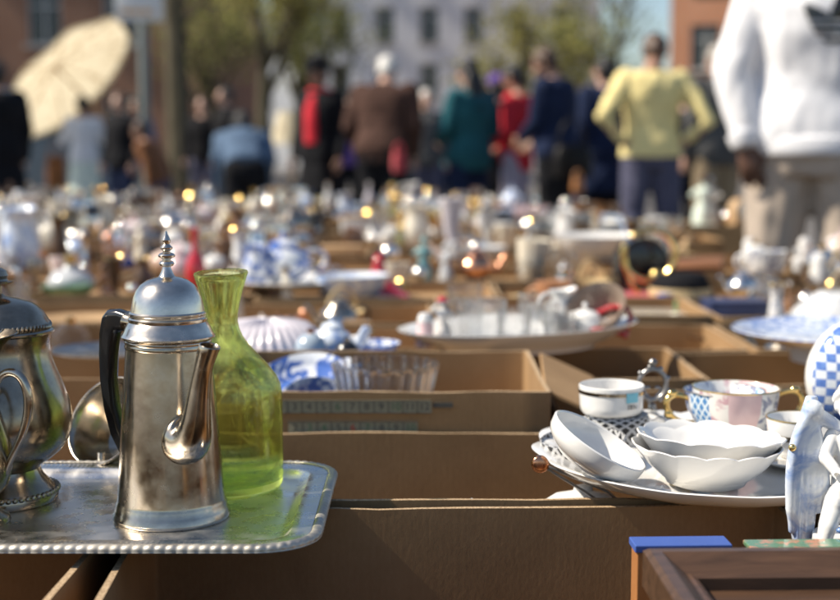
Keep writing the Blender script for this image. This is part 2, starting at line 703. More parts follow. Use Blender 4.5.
def hollow(prof, t, base=None):
    """closed pot profile: outside prof (bottom to rim), then back down the inside with wall t"""
    inner = [(max(r - t, 0.0005), z) for r, z in prof if z > (base if base is not None else prof[0][1] + t)]
    top = prof[-1]
    zb = base if base is not None else prof[0][1] + t
    rb = max(inner[0][0], .001)
    out = [(0, prof[0][1])] + list(prof) + [(top[0] - t * .5, top[1] + t * .35)] + [(r, z) for r, z in reversed(inner)] + [(rb * .9, zb), (0, zb)]
    return out
# ================================================================== the setting: ground
ZB = 0.575            # height of the box rims
gb = B()
gb.add([(-400, -60, 0), (400, -60, 0), (400, 900, 0), (-400, 900, 0)], [(0, 1, 2, 3)])
g = gb.build('ground', 'cobbles', smooth=False)
tag(g, 'grey cobbled market square under the boxes and crowd', 'ground', kind='structure')

# ================================================================== cardboard boxes
BOXES = []            # dicts: x0 x1 y0 y1 top floor obj items


def box_mesh(w, d, h, fl, seed, th=.0055):
    """open carton: one closed shell of outer wall, cut top edge, inner wall and bottom; local origin at base centre"""
    b = B()
    rnd = random.Random(seed)

    def per(ww, dd, r):
        pts = []
        cs = [(ww / 2 - r, dd / 2 - r, 0), (-ww / 2 + r, dd / 2 - r, 90), (-ww / 2 + r, -dd / 2 + r, 180), (ww / 2 - r, -dd / 2 + r, 270)]
        for ci, (cx, cyy, a) in enumerate(cs):
            for k in range(4):
                an = R(a + 30 * k)
                pts.append(Vector((cx + r * math.cos(an), cyy + r * math.sin(an), 0)))
            nx = cs[(ci + 1) % 4]
            an = R(a + 90)
            s = Vector((cx + r * math.cos(an), cyy + r * math.sin(an), 0))
            e = Vector((nx[0] + r * math.cos(R(nx[2])), nx[1] + r * math.sin(R(nx[2])), 0))
            m = 14 if ci % 2 == 0 else 8
            for k in range(1, m):
                pts.append(s.lerp(e, k / m))
        return pts
    off = rnd.random() * 50
    po, pi = per(w, d, .007), per(w - 2 * th, d - 2 * th, .004)

    def lift(ps, z, amp, bow):
        out = []
        for p in ps:
            q = p.copy()
            nz = noise.noise(Vector((p.x * 9 + off, p.y * 9, 3)))
            nf = noise.noise(Vector((p.x * 60 + off, p.y * 60, 7)))
            q.z = z + amp * nz + amp * .5 * nf
            s = 1 + bow * noise.noise(Vector((p.x * 4 + off, p.y * 4, 11)))
            q.x *= s
            q.y *= s
            out.append(q)
        return out
    zs = [0, h * .5, h - .05, h]
    outer = [lift(po, z, .0022 if z == h else 0, .010 if z > h - .06 else 0) for z in zs]
    izs = [h, h - .05, fl]
    inner = [lift(pi, z, .0022 if z == h else 0, .010 if z > h - .06 else 0) for z in izs]
    b.rings(outer, 0, cap=False)
    b.rings([outer[-1], inner[0]], 1, cap=False)
    b.rings(inner, 0, cap=False)
    n = len(po)
    b.add(inner[-1], [tuple(range(n))], 0)
    b.add(outer[0], [tuple(range(n))], 0)
    return b


def carton(x0, x1, y0, y1, top=ZB, floor=.42, seed=0, gap=.004, pale=False):
    w, d = x1 - x0 - gap, y1 - y0 - gap
    o = box_mesh(w, d, top, floor, seed).build('cardboard_box', ['cardboard_pale' if pale else 'cardboard', 'cardboard_edge'], sharp=50)
    o.location = ((x0 + x1) / 2, (y0 + y1) / 2, 0.004)
    BOXES.append(dict(x0=x0 + .012, x1=x1 - .012, y0=y0 + .012, y1=y1 - .012, top=top + .004, floor=floor + .0045, obj=o, occ=[]))
    tag(o, None, 'cardboard box', 'open cardboard boxes laid out in rows')
    return o


A1 = carton(-.90, -.268, .80, 1.228, .572, .34, 1)
A2 = carton(-.248, .352, .80, 1.226, .5705, .30, 2)
A3 = carton(.362, .93, .80, 1.226, .572, .30, 3)
B1 = carton(-.93, -.30, 1.234, 1.548, .572, .40, 4)
B2 = carton(-.292, .335, 1.232, 1.545, .5715, .36, 5)
B3 = carton(.345, .93, 1.234, 1.548, .568, .36, 6)
C1 = carton(-.90, -.262, 1.556, 1.90, .575, .42, 7)
C2 = carton(-.254, .158, 1.556, 1.90, .616, .50, 8)
C3 = carton(.176, .74, 1.556, 1.89, .560, .42, 9)
C4 = carton(.75, 1.3, 1.556, 1.90, .572, .42, 10)
A2.rotation_euler.z = R(2.4)
A2.location.y -= .013
A2.scale.x = .985
D1 = carton(-.90, -.268, .36, .785, .572, .34, 11)  # unseen row of boxes, added only to give the silver brown reflections
D2 = carton(-.255, .352, .36, .775, .56, .30, 12)
D3 = carton(.362, .93, .36, .785, .572, .30, 13)
NEAR = {D1: 'unseen cardboard box added before the tray for a brown reflection in the left pot', D2: 'unseen cardboard box added on the viewer side for a brown reflection in the coffee pot', D3: 'unseen cardboard box added on the viewer side of the dark wooden frame for reflections', A1: 'nearest cardboard box below the left end of the silver tray', A2: 'nearest cardboard box in the middle, empty, right of the silver tray',
        A3: 'cardboard box below the dark wooden frame', B1: 'cardboard box under the far edge of the silver tray',
        B2: 'empty brown cardboard box between silver tray and white scalloped platter', B3: 'cardboard box underneath the white figurine and scalloped platter',
        C1: 'cardboard box behind the silver pots on the tray', C2: 'taller cardboard box printed with a strip of numbers',
        C3: 'cardboard box behind the cups, next to the number-printed box', C4: 'cardboard box behind the blue checked porcelain flask'}
for o, l in NEAR.items():
    o['label'] = l

# flap folded out of the number-printed box
fb = B()
fb.box((0, 0, 0), (.082, .30, .005))
fl = fb.build('flap', ['cardboard_edge'], C2, smooth=False, bevel=.001)
fl.data.materials.clear()
fl.data.materials.append(MATS['cardboard_pale'])
fl.location = (.206 + .040, 0, .597)
fl.rotation_euler = (0, R(24), R(-4))


# printed number strip on the front of that box
def text_mesh(txt, size, depth=0):
    cu = bpy.data.curves.new('lettering', 'FONT')
    cu.body = txt
    cu.size = size
    cu.align_x = 'CENTER'
    cu.align_y = 'CENTER'
    cu.extrude = depth
    ob = bpy.data.objects.new('lettering', cu)
    COL.objects.link(ob)
    dg = bpy.context.evaluated_depsgraph_get()
    me = bpy.data.meshes.new_from_object(ob.evaluated_get(dg))
    vv = [v.co.copy() for v in me.vertices]
    ff = [tuple(p.vertices) for p in me.polygons]
    bpy.data.objects.remove(ob)
    bpy.data.meshes.remove(me)
    return vv, ff


RX = Matrix.Rotation(PI / 2, 4, 'X')
ns = B()
yf = -.5 * (1.90 - 1.556 - .004) - .0035      # front face of the box, box-local
s_ = 1.5605 / FPX
cx0 = C2.location.x


def bx(u):
    return (u - 420) * s_ * 1.005 - cx0


def bz(v):
    return on_y(420, v, 1.558).z - .004


for row, (vc, nums, first) in enumerate(((406, range(2, 13), 279.5), (427, range(2, 11), 294.5))):
    u0, u1 = first - 7.2, first + 14.5 * (len(nums) - 1) + 7.2
    zc = bz(vc)
    ns.box(((bx(u0) + bx(u1)) / 2, yf, zc), (bx(u1) - bx(u0), .001, .0155), 0)
    for k, nmb in enumerate(nums):
        u = first + 14.5 * k
        vv, ff = text_mesh(str(nmb), .0125)
        mi = 2 if (row == 1 and nmb == 6) else (3 if nmb in (3, 7, 10, 4) and row == 1 or nmb in (6, 10) and row == 0 else 1)
        ns.add(vv, ff, mi, Matrix.Translation((bx(u), yf - .0016, zc)) @ RX)
        if k:
            ns.box((bx(u - 7.25), yf - .001, zc), (.0008, .001, .0155), 1)
    ns.box(((bx(u0) + bx(u1)) / 2, yf - .001, zc + .0074), (bx(u1) - bx(u0), .001, .0008), 1)
    ns.box(((bx(u0) + bx(u1)) / 2, yf - .001, zc - .0074), (bx(u1) - bx(u0), .001, .0008), 1)
ns.box((bx(443), yf, bz(404.5)), (bx(453) - bx(433), .001, .006), 1)
ns.build('number_strip', ['strip_print', 'ink', 'ink_red', 'ink_green'], C2, smooth=False)

# ================================================================== silver tray
TRAY_Z = .5835
p_r = on_z(331, 492, .600)
p_f = on_z(200, 543, .597)
p_b = on_z(200, 457, .597)
tx1 = p_r.x
ty0, ty1 = p_f.y, p_b.y
tw, td = .62, ty1 - ty0
tcx, tcy = tx1 - tw / 2, (ty0 + ty1) / 2


def rrect(w, d, r, step):
    pts = []
    cs = [(w / 2 - r, d / 2 - r, 0), (-w / 2 + r, d / 2 - r, 90), (-w / 2 + r, -d / 2 + r, 180), (w / 2 - r, -d / 2 + r, 270)]
    for ci, (cx, cyy, a) in enumerate(cs):
        n = max(3, int(r * PI / 2 / step))
        for k in range(n):
            an = R(a + 90 * k / n)
            pts.append((cx + r * math.cos(an), cyy + r * math.sin(an), math.cos(an), math.sin(an)))
        nx = cs[(ci + 1) % 4]
        an = R(a + 90)
        s = (cx + r * math.cos(an), cyy + r * math.sin(an))
        e = (nx[0] + r * math.cos(R(nx[2])), nx[1] + r * math.sin(R(nx[2])))
        L = math.hypot(e[0] - s[0], e[1] - s[1])
        n = max(1, int(L / step))
        for k in range(n):
            t = k / n
            pts.append((s[0] + (e[0] - s[0]) * t, s[1] + (e[1] - s[1]) * t, math.cos(an), math.sin(an)))
    return pts


tray = empty('silver_tray', (tcx, tcy, TRAY_Z - .0055), 0, 1, 'large rectangular silver tray with gadrooned rim holding the pots and green carafe', 'tray')
base = rrect(tw, td, .052, .0011)
L = 0
sdist = []
for i, p in enumerate(base):
    if i:
        L += math.hypot(p[0] - base[i - 1][0], p[1] - base[i - 1][1])
    sdist.append(L)
prof = [(-.001, .0105, 0), (.0, .0125, 1), (-.0012, .0152, 1), (-.004, .0166, 1), (-.0075, .0163, .9), (-.0095, .0148, .3), (-.011, .0145, 0), (-.020, .0138, 0), (-.0265, .0138, 0),
        (-.0275, .0132, 0), (-.030, .0105, 0), (-.034, .0062, 0), (-.038, .0055, 0), (-.041, .0055, 0)]
bot = [(-.041, 0, 0), (-.036, 0, 0), (-.031, .006, 0), (-.026, .0115, 0), (-.003, .0112, 0)]
rr = []
for off, z, gk in prof + bot:
    r = []
    for (x, y, nx, ny), s in zip(base, sdist):
        ph = 2 * PI * (s / .0088 + off * 55)
        wv = (.5 + .5 * math.cos(ph)) ** .6
        rg = math.cos(2 * PI * s / .0044) * .00025 if (-.022 < off < -.010) else 0
        r.append(Vector((x + nx * (off + gk * (.0008 * wv - .0008)), y + ny * (off + gk * (.0008 * wv - .0008)), z + gk * (.0005 * wv - .0004) + rg)))
    rr.append(r)
np_ = len(prof)
tb = B()
tb.rings(rr[:6], 1, cap=False)
tb.rings(rr[5:np_], 0, cap=False)
tb.add(rr[np_ - 1], [tuple(range(len(base)))], 0)
tb.rings(rr[np_:] + [rr[0]], 1, cap=False)
tb.add(rr[np_], [tuple(range(len(base)))], 0)
o = tb.build('tray_body', ['silver_tray', 'silver_rim'], tray, sharp=60)
bm = bmesh.new()
bm.from_mesh(o.data)
bmesh.ops.remove_doubles(bm, verts=bm.verts, dist=1e-6)
bm.to_mesh(o.data)
bm.free()
FT = TRAY_Z + .0001         # level of the tray's floor


# ================================================================== tall coffee pot
def seat(u, v, z, r):
    """centre of a round base whose near edge shows at (u, v)"""
    p = on_z(u, v, z)
    d = Vector((p.x, p.y, 0)).normalized()
    return Vector((p.x, p.y, z)) + d * r


pp = seat(172.3, 532, FT, .0505)
pot = empty('coffee_pot', pp, 0, 1, 'tall tapered silver coffee pot with domed lid, pointed finial and black handle', 'coffee pot')
k_ = ppm(pp + Vector((0, 0, .09)))
S_ = 1160 / k_ if k_ else 1
body = [(.0500, 0), (.0512, .0015), (.0512, .0035), (.0495, .0065), (.0492, .0085), (.0484, .0095), (.0482, .0135), (.0472, .0155), (.0468, .018)]
for i in range(1, 13):
    t = i / 12
    body.append((.0468 + (.0368 - .0468) * t, .018 + .132 * t))
body += [(.0373, .1505), (.0377, .152), (.0372, .1535), (.0370, .1545), (.0376, .1555), (.0376, .1568), (.0366, .158)]
pb = B()
pb.lathe(hollow(body, .0012, .004), 72)
pb.build('pot_body', ['silver_plate'], pot, sharp=40)
lid = [(0, .1588), (.0395, .1588), (.0404, .1596), (.0404, .1610), (.0395, .1622), (.0382, .1645), (.0365, .1685), (.0345, .1718), (.0334, .1732), (.0338, .1745), (.0338, .1762), (.0326, .1772), (.0326, .1786),
       (.0332, .1796), (.0332, .1810), (.0318, .1822), (.0313, .1850), (.0306, .1890), (.0292, .1945), (.0268, .2000), (.0230, .2050), (.0175, .2090), (.0110, .2112), (.0074, .2120), (.0066, .2130),
       (.0056, .2150), (.0040, .2185), (.0034, .2205), (.0056, .2215), (.0066, .2232), (.0056, .2250), (.0032, .2262), (.0040, .2275), (.0070, .2290), (.0074, .2304), (.0060, .2320), (.0030, .2332), (.0034, .2345),
       (.0052, .2358), (.0054, .2372), (.0036, .2390), (.0026, .2402), (.0034, .2415), (.0037, .2435), (.0026, .2462), (.0012, .2490), (.0008, .2510), (0, .2516)]
lb = B()
lb.lathe(lid, 72)
lb.build('lid', ['silver_lid'], pot, sharp=30)
# spout: swells at the root and rises towards the viewer's right
a_s = R(-90 + 28)
dirs = Vector((math.cos(a_s), math.sin(a_s), 0))


def spt(r, z):
    az = R(-90 + 23 + 11 * min(1, max(0, (r - .05) / .033)))
    return Vector((math.cos(az), math.sin(az), 0)) * r + Vector((0, 0, z))


cen = bez(spt(.036, .079), spt(.076, .066), spt(.062, .118), spt(.084, .1615), 26)
rad = []
for i in range(26):
    t = i / 25
    root = .0160 * (1 - t) ** 1.5
    rad.append(.0074 + root + (.0022 * max(0, (t - .86) / .14)))
rad[0] *= .80
rad[1] *= .94
sb = B()
side = dirs.cross(Vector((0, 0, 1)))
ringo, ringi = [], []
for i, p in enumerate(cen):
    t = (cen[min(i + 1, 25)] - cen[max(i - 1, 0)]).normalized()
    if i == 25:
        t = (t + Vector((0, 0, .7)) - dirs * .1).normalized()
    nrm = (side - t * side.dot(t)).normalized()
    bn = t.cross(nrm)
    ringo.append([p + nrm * math.cos(2 * PI * k / 24) * rad[i] * .92 + bn * math.sin(2 * PI * k / 24) * rad[i] for k in range(24)])
    if i > 8:
        ringi.append([p + nrm * math.cos(2 * PI * k / 24) * (rad[i] * .92 - .0012) + bn * math.sin(2 * PI * k / 24) * (rad[i] - .0012) for k in range(24)])
lip = [p * 1 + (p - cen[-1]).normalized() * -.0004 + Vector((0, 0, .0006)) for p in ringo[-1]]
sb.rings(ringo + [lip] + ringi[::-1], 0)
sb.build('spout', ['silver_plate'], pot, sharp=50)
# handle: black ear shape opposite the spout
a_h = R(-90 + 32 + 180 + 27)
dh = Vector((math.cos(a_h), math.sin(a_h), 0))
hside = dh.cross(Vector((0, 0, 1)))


def hp(r, z):
    return dh * r + Vector((0, 0, z))


outer = [hp(.044, .178), hp(.056, .181), hp(.068, .180), hp(.0745, .174), hp(.078, .160), hp(.079, .140), hp(.078, .115), hp(.0735, .088), hp(.066, .066), hp(.055, .050), hp(.046, .044)]
inner = [hp(.044, .160), hp(.050, .161), hp(.0545, .1605), hp(.0575, .157), hp(.0600, .148), hp(.0625, .135), hp(.0645, .115), hp(.0625, .094), hp(.057, .075), hp(.050, .061), hp(.045, .056)]
rr = []
for o_, i_ in zip(outer, inner):
    c = (o_ + i_) / 2
    h = (o_ - i_) / 2
    rr.append([c + h * math.cos(2 * PI * k / 16) * (1 if abs(math.cos(2 * PI * k / 16)) < .8 else .98) + hside * .0075 * max(-.85, min(.85, 1.25 * math.sin(2 * PI * k / 16))) for k in range(16)])
hb = B()
hb.rings(rr, 0)
hd = hb.build('handle', ['bakelite'], pot, sharp=60)
so = B()
so.tube([hp(.034, .169), hp(.040, .169), hp(.047, .170)], [.0105, .0085, .0095], 14)
so.build('handle_socket', ['silver_plate'], hd)
so = B()
so.tube([hp(.042, .050), hp(.045, .050), hp(.050, .051)], [.0085, .0075, .0085], 14)
so.build('handle_socket', ['silver_plate'], hd)

# ================================================================== pear shaped teapot at the left
tp = seat(3, 514, FT, .050)
teapot = empty('silver_teapot', tp, 0, 1, 'tarnished pear-shaped silver pot with beaded foot and domed lid, at the left edge', 'teapot')
bd = [(.0480, 0), (.0500, .002), (.0505, .006), (.0500, .010), (.0470, .013), (.0430, .017), (.0385, .022), (.0355, .027), (.0345, .031), (.0375, .035), (.0460, .040), (.0545, .047), (.0605, .056), (.0640, .067),
      (.0648, .078), (.0630, .090), (.0590, .103), (.0540, .116), (.0495, .128), (.0470, .138), (.0465, .146), (.0480, .152), (.0490, .155)]
tb = B()
tb.lathe(hollow(bd, .0013, .034), 72)
tb.build('pot_body', ['silver_dark'], teapot, sharp=45)
bb = B()
for k in range(54):
    a = 2 * PI * k / 54
    bb.ball((.0498 * math.cos(a), .0498 * math.sin(a), .0105), .0027, 8)
bb.build('beading', ['silver_dark'], teapot)
ld = [(0, .1555), (.0500, .1555), (.0512, .1565), (.0512, .1580), (.0495, .1595), (.0472, .1600), (.0470, .1635), (.0478, .1645), (.0470, .1655), (.0450, .1690), (.0415, .1745), (.0360, .1800), (.0290, .1840), (.0200, .1870),
      (.0125, .1885), (.0080, .1895), (.0062, .1915), (.0062, .1985), (.0100, .2005), (.0165, .2015), (.0170, .2024), (.0120, .2032), (.0110, .2050), (.0125, .2080), (.0110, .2120), (.0060, .2150), (0, .2158)]
lb = B()
lb.lathe(ld, 72)
lb.build('lid', ['silver_dark'], teapot, sharp=35)
rb = B()
n = 68
for k in range(n):
    a = 2 * PI * k / n
    rb.tube([(.0468 * math.cos(a), .0468 * math.sin(a), .1602), (.0474 * math.cos(a + .02), .0474 * math.sin(a + .02), .1622), (.0466 * math.cos(a + .05), .0466 * math.sin(a + .05), .1642)], .0016, 6, round_caps=True)
rb.build('rope_band', ['silver_dark'], teapot)
hb = B()
hb.tube([(.0135, -.0375, .18405), (.0137, -.0383, .18465)], .0011, 10)
hb.build('steam_hole', ['lacquer_black'], teapot)
hb = B()
hb.tube(bez((-.046, .0, .142), (-.12, 0, .16), (-.125, 0, .06), (-.058, 0, .055), 18), [.0055] * 18, 12, round_caps=True)
hb.build('handle', ['bakelite'], teapot)

# silver jug in front of it, cut by the picture's edge
jp = seat(-22, 531, FT, .028)
jug = empty('silver_jug', jp, 0, 1, 'slim silver cream jug with flared lip and scroll handle in front of the pear-shaped pot', 'cream jug')
jb = B()
jprof = [(.0270, 0), (.0280, .002), (.0265, .006), (.0180, .011), (.0150, .017), (.0190, .024), (.0270, .034), (.0310, .048), (.0315, .060), (.0290, .074), (.0245, .088), (.0205, .102), (.0185, .116), (.0185, .130), (.0205, .143), (.0255, .153), (.0325, .160), (.0345, .162)]


def lipmod(th, i, r, z):
    k = max(0, (z - .12) / .042)
    d = math.cos(th - R(35))
    return r * (1 + .12 * k * d), z + .003 * k * d


jb.lathe(hollow(jprof, .0011, .022), 56, mod=lipmod)
jb.build('jug_body', ['silver_dark'], jug, sharp=50)
hb = B()
hx = R(-14)
M_ = Matrix.Rotation(hx, 4, 'Z')
pts = bez((.0215, 0, .118), (.025, 0, .137), (.050, 0, .141), (.0525, 0, .112), 14) + bez((.0525, 0, .112), (.053, 0, .085), (.040, 0, .072), (.0285, 0, .046), 14)[1:]
hb.tube(pts, [.0042 - .0012 * abs(i - 13) / 14 for i in range(len(pts))], 12, 0, M_, .75, True, up=(0, 1, 0))
hb.ball((.0205, 0, .1165), (.006, .0045, .006), 12, 0, M_)
hb.build('handle', ['silver_plate'], jug)

# silver bowl lying behind the coffee pot
bp = on_z(117, 466, FT) + Vector((0, .012, .055))
bowl = empty('silver_bowl', bp, 0, 1, 'small footed silver bowl tipped on its side behind the tall coffee pot', 'bowl')
m_ = (Matrix.Rotation(R(-18), 4, 'Z') @ Matrix.Rotation(R(58), 4, 'X') @ Matrix.Rotation(R(-14), 4, 'Y'))
bprof = [(.014, -.042), (.0145, -.040), (.0085, -.036), (.0075, -.030), (.016, -.026), (.030, -.017), (.040, -.004), (.0455, .010), (.0475, .020)]
bb = B()
bb.lathe(hollow(bprof, .0012, -.025), 56, m_)
bb.tube([m_ @ Vector((.0478 * math.cos(a), .0478 * math.sin(a), .0205)) for a in [2 * PI * k / 40 for k in range(41)]], .0014, 8)
o = bb.build('silver_bowl_body', ['silver_plate'], bowl, sharp=50)
o.name = 'bowl_body'
lo = min((o.matrix_world @ v.co).z for v in o.data.vertices)
bowl.location.z += FT + .0005 - (lo + bowl.location.z) if abs(lo) < .3 else 0
fb = B()
fb.lathe([(0, 0), (.013, 0), (.014, .002), (.008, .006), (.004, .010), (.0035, .018), (0, .018)], 24)
f_ = fb.build('bowl_foot', ['bright_silver'], bowl)
f_.location = (-.012, -.028, FT - bowl.location.z)

# ================================================================== green glass carafe
cp = seat(224.5, 501, FT, .050)
car = empty('green_carafe', cp, 0, 1, 'lime green glass carafe with flared mouth standing on the silver tray', 'carafe')
out = [(.0490, 0), (.0535, .002), (.0556, .006), (.0562, .014), (.0563, .040), (.0562, .080), (.0560, .096), (.0545, .106), (.0505, .115), (.0430, .1255), (.0340, .136), (.0255, .146), (.0195, .155), (.0165, .163), (.0152, .170), (.0155, .178), (.0172, .188), (.0202, .200), (.0236, .211), (.0256, .2175)]
inn = [(r - .0024, z) for r, z in out if z > .013]
ob = B()


def wob(th, i, r, z):
    z *= .945
    return r * (1 + .003 * math.sin(2 * th + z * 20)), z + (.0016 * math.cos(th - 1.0) if z > .18 else 0)


ob.lathe([(0, .003), (.030, .0025)] + out + [(.0250, .2192), (.0240, .2186)] + [(r, z) for r, z in reversed(inn)] + [(.047, .0105), (.028, .0085), (0, .008)], 72, mod=wob)
ob.build('carafe_glass', ['glass_green'], car, sharp=80)

# ================================================================== scalloped platter, right
pc = on_z(716, 474, .60)
pc = Vector((.296, 1.318, .577))
plat = empty('scalloped_platter', pc, 0, 1, 'large white scalloped china platter carrying cups and bowls, on the box rims', 'platter', tilt=(R(1.2), 0))
PR = .180


def scallop(n, amp, lift):
    def f(th, i, r, z):
        k = max(0, (r / PR - .55) / .45)
        w = abs(math.cos(th * n / 2))
        return r * (1 + k * amp * (w - .6)), z + k * lift * (w - .6)
    return f


ob = B()
pr = [(0, .002), (.090, .002), (.092, 0), (.096, 0), (.097, .003), (.115, .0045), (.140, .0085), (.162, .0165), (.1785, .0272), (.1800, .0292), (.1780, .0300), (.162, .0245), (.138, .0165), (.112, .010), (.096, .0066), (.05, .0062), (0, .006)]
o_ = ob.lathe(pr, 144, mod=scallop(14, .05, .003))
ob.build('platter_dish', ['porcelain_white'], plat, sharp=70)
PF = pc.z + .0064


def place(u, v, z, r=0):
    p = on_z(u, v, z)
    return seat(u, v, z, r) if r else p


# lattice cup holder + white banded cup with price sticker
lp = seat(617, 452, PF, .034)
hol = empty('lattice_pot', lp, 0, 1, 'small black and silver lattice pot carrying the white banded cup', 'pot')
ob = B()
ob.lathe([(0, 0), (.031, 0), (.033, .002), (.0345, .012), (.035, .024), (.0345, .030), (.0335, .0345), (.0325, .036), (0, .036)], 56, uvs=(15, 6))
ob.build('pot_body', ['lattice_black'], hol)
cpz = PF + .0364
cup = empty('banded_cup', (lp.x - .0075, lp.y - .003, cpz), 0, 1, 'white china cup with a dark gold band and blue price sticker', 'cup')
cprof = [(.0285, 0), (.031, .001), (.0335, .004), (.0345, .010), (.0352, .022), (.0356, .0300), (.0356, .0315)]
ob = B()
ob.lathe(hollow(cprof, .0022, .004), 64)
ob.build('cup_body', ['porcelain_white'], cup)
ob = B()
ob.lathe([(.0352, .0232), (.03595, .0234), (.03612, .0270), (.0357, .0272)], 64)
ob.build('gold_band', ['silver_dark'], cup)
st = B()
a0, a1 = R(-72), R(-47)
gr = []
for j in range(2):
    gr.append([Vector((.0362 * math.cos(a0 + (a1 - a0) * i / 8), .0362 * math.sin(a0 + (a1 - a0) * i / 8), (.0170, .0275)[j])) for i in range(9)])
vv = gr[0] + gr[1]
st.add(vv, [(i, i + 1, 10 + i, 9 + i) for i in range(8)])
stk = st.build('price_sticker', ['sticker_blue'], cup)
st = B()
for i, (aa, wv) in enumerate(((-69, .8), (-65.5, 2), (-62, .8), (-58.5, 2), (-54, 2.4))):
    x = .0364
    for dz in ((.0, .003) if i != 4 else (.0,)):
        st.tube([(x * math.cos(R(aa)), x * math.sin(R(aa)), .0115 + dz), (x * math.cos(R(aa + wv)), x * math.sin(R(aa + wv)), .0115 + dz)], .0004, 5)
    st.tube([(x * math.cos(R(aa + wv)), x * math.sin(R(aa + wv)), .0100), (x * math.cos(R(aa + wv)), x * math.sin(R(aa + wv)), .0145)], .0004, 5)
st.build('price_marking', ['ink'], cup)

# flat lattice trivet under the leaning bowl
tvp = on_z(572, 462, PF + .002)
tri = empty('lattice_dish', (tvp.x + .012, tvp.y, PF + .010), R(8), 1, 'flat black and silver lattice dish beneath the leaning white bowl', 'dish', tilt=(R(2), R(-4)))
ob = B()
ob.lathe([(0, 0), (.040, 0), (.043, .003), (.0445, .017), (.043, .018), (.041, .005), (0, .003)], 56, uvs=(20, 4))
ob.build('dish_body', ['lattice_black'], tri)

# leaning shallow bowl
lbp = on_y(592, 453, 1.235)
lean = empty('leaning_bowl', lbp, 0, 1, 'shallow white bowl leaning on its edge at the left of the scalloped platter', 'bowl')
ob = B()
M_ = Matrix.Rotation(R(30), 4, 'Y') @ Matrix.Rotation(R(7), 4, 'X') @ Matrix.Scale(.92, 4)
ob.lathe(hollow([(.030, -.012), (.033, -.012), (.034, -.010), (.044, -.005), (.0505, .001), (.0530, .006), (.0540, .0150), (.0540, .0160)], .0034, -.0085), 64, M_)
ob.build('bowl_body', ['porcelain_white'], lean)
st = B()
for i in range(3):
    st.tube([M_ @ Vector((-.006 + .006 * i, .010 - i * .004, -.0078)), M_ @ Vector((-.002 + .006 * i, .002 - i * .004, -.0078))], .0008, 5)
st.build('maker_mark', ['pewter'], lean)


# two scalloped bowls
def scal_bowl(u, v, z, r, h, tilt, label, n=12, mat='porcelain_white'):
    p = seat(u, v, z, r * .42)
    e = empty('scalloped_bowl', p, 0, 1, label, 'bowl', 'scalloped white bowls stacked on the platter', tilt=tilt)
    b = B()

    def f(th, i, rr, zz):
        k = max(0, (rr / r - .45) / .55)
        w = abs(math.sin(th * n / 2 + .18 * math.sin(3 * th + u))) ** .7 * (.85 + .3 * math.sin(2 * th + 1 + h * 90))
        return rr * (1 + k * .055 * (w - .6)), zz + k * .0035 * (w - .6)
    pr = [(r * .38, 0), (r * .42, 0), (r * .43, .003), (r * .62, h * .25), (r * .82, h * .58), (r * .95, h * .88), (r, h)]
    b.lathe(hollow(pr, .0024, .003), 120, mod=f)
    b.build('bowl_body', [mat], e, sharp=60)
    return e, p


sb1, q1 = scal_bowl(709, 496, PF, .072, .040, (R(0), R(1)), 'scalloped white bowl, lower of the two stacked on the platter', n=14)
sb2, q2 = scal_bowl(709, 470, PF + .017, .0715, .039, (R(-2), R(2)), 'scalloped white bowl resting inside the other one, far rim raised')
sb1.location = (.275, 1.258, PF + .001)
sb2.location = (.281, 1.270, PF + .0085)

# ribbed glass votive
gv = seat(652, 447, PF, .020)
vot = empty('ribbed_glass', (gv.x, gv.y + .02, gv.z), 0, 1, 'small frilled clear glass dish between the lattice pot and patterned cup', 'glass dish')
ob = B()
ob.lathe(hollow([(.013, 0), (.016, .002), (.018, .012), (.021, .022), (.0235, .028)], .0025, .005), 60, mod=lambda th, i, r, z: (r * (1 + .06 * math.cos(th * 10)), z + (.002 * math.cos(th * 10) if z > .02 else 0)))
ob.build('glass_body', ['glass_clear'], vot)

# pewter cruet with a ring handle
pcx = on_z(657, 440, PF)
cru = empty('pewter_cruet', (pcx.x, pcx.y + .035, PF), 0, 1, 'ornate pewter stand with ring handle and knob behind the frilled glass', 'cruet stand')
ob = B()
ob.lathe([(0, 0), (.020, 0), (.021, .003), (.013, .006), (.006, .010), (.0045, .022), (.006, .028), (.004, .034), (0, .036)], 28)
ob.build('stand_base', ['pewter'], cru)
ob = B()
zc = .057
ob.tube([(.0155 * math.cos(a), 0, zc + .0175 * math.sin(a)) for a in [2 * PI * k / 40 for k in range(41)]], .0028, 10)
for k in range(9):
    a = R(-60) + 2 * PI * k / 9
    ob.ball((.0182 * math.cos(a), 0, zc + .0202 * math.sin(a)), .0032, 10)
for k in (-1, 1):
    ob.tube(bez((k * .004, 0, zc - .014), (k * .012, 0, zc - .01), (k * .010, 0, zc - .001), (k * .003, 0, zc - .004), 10), .0018, 8)
ob.build('ring_handle', ['pewter'], cru)
ob = B()
ob.lathe([(0, zc + .018), (.003, zc + .018), (.0025, zc + .021), (.0050, zc + .0235), (.0052, zc + .026), (.003, zc + .029), (0, zc + .030)], 18)
ob.build('knob', ['pewter'], cru)


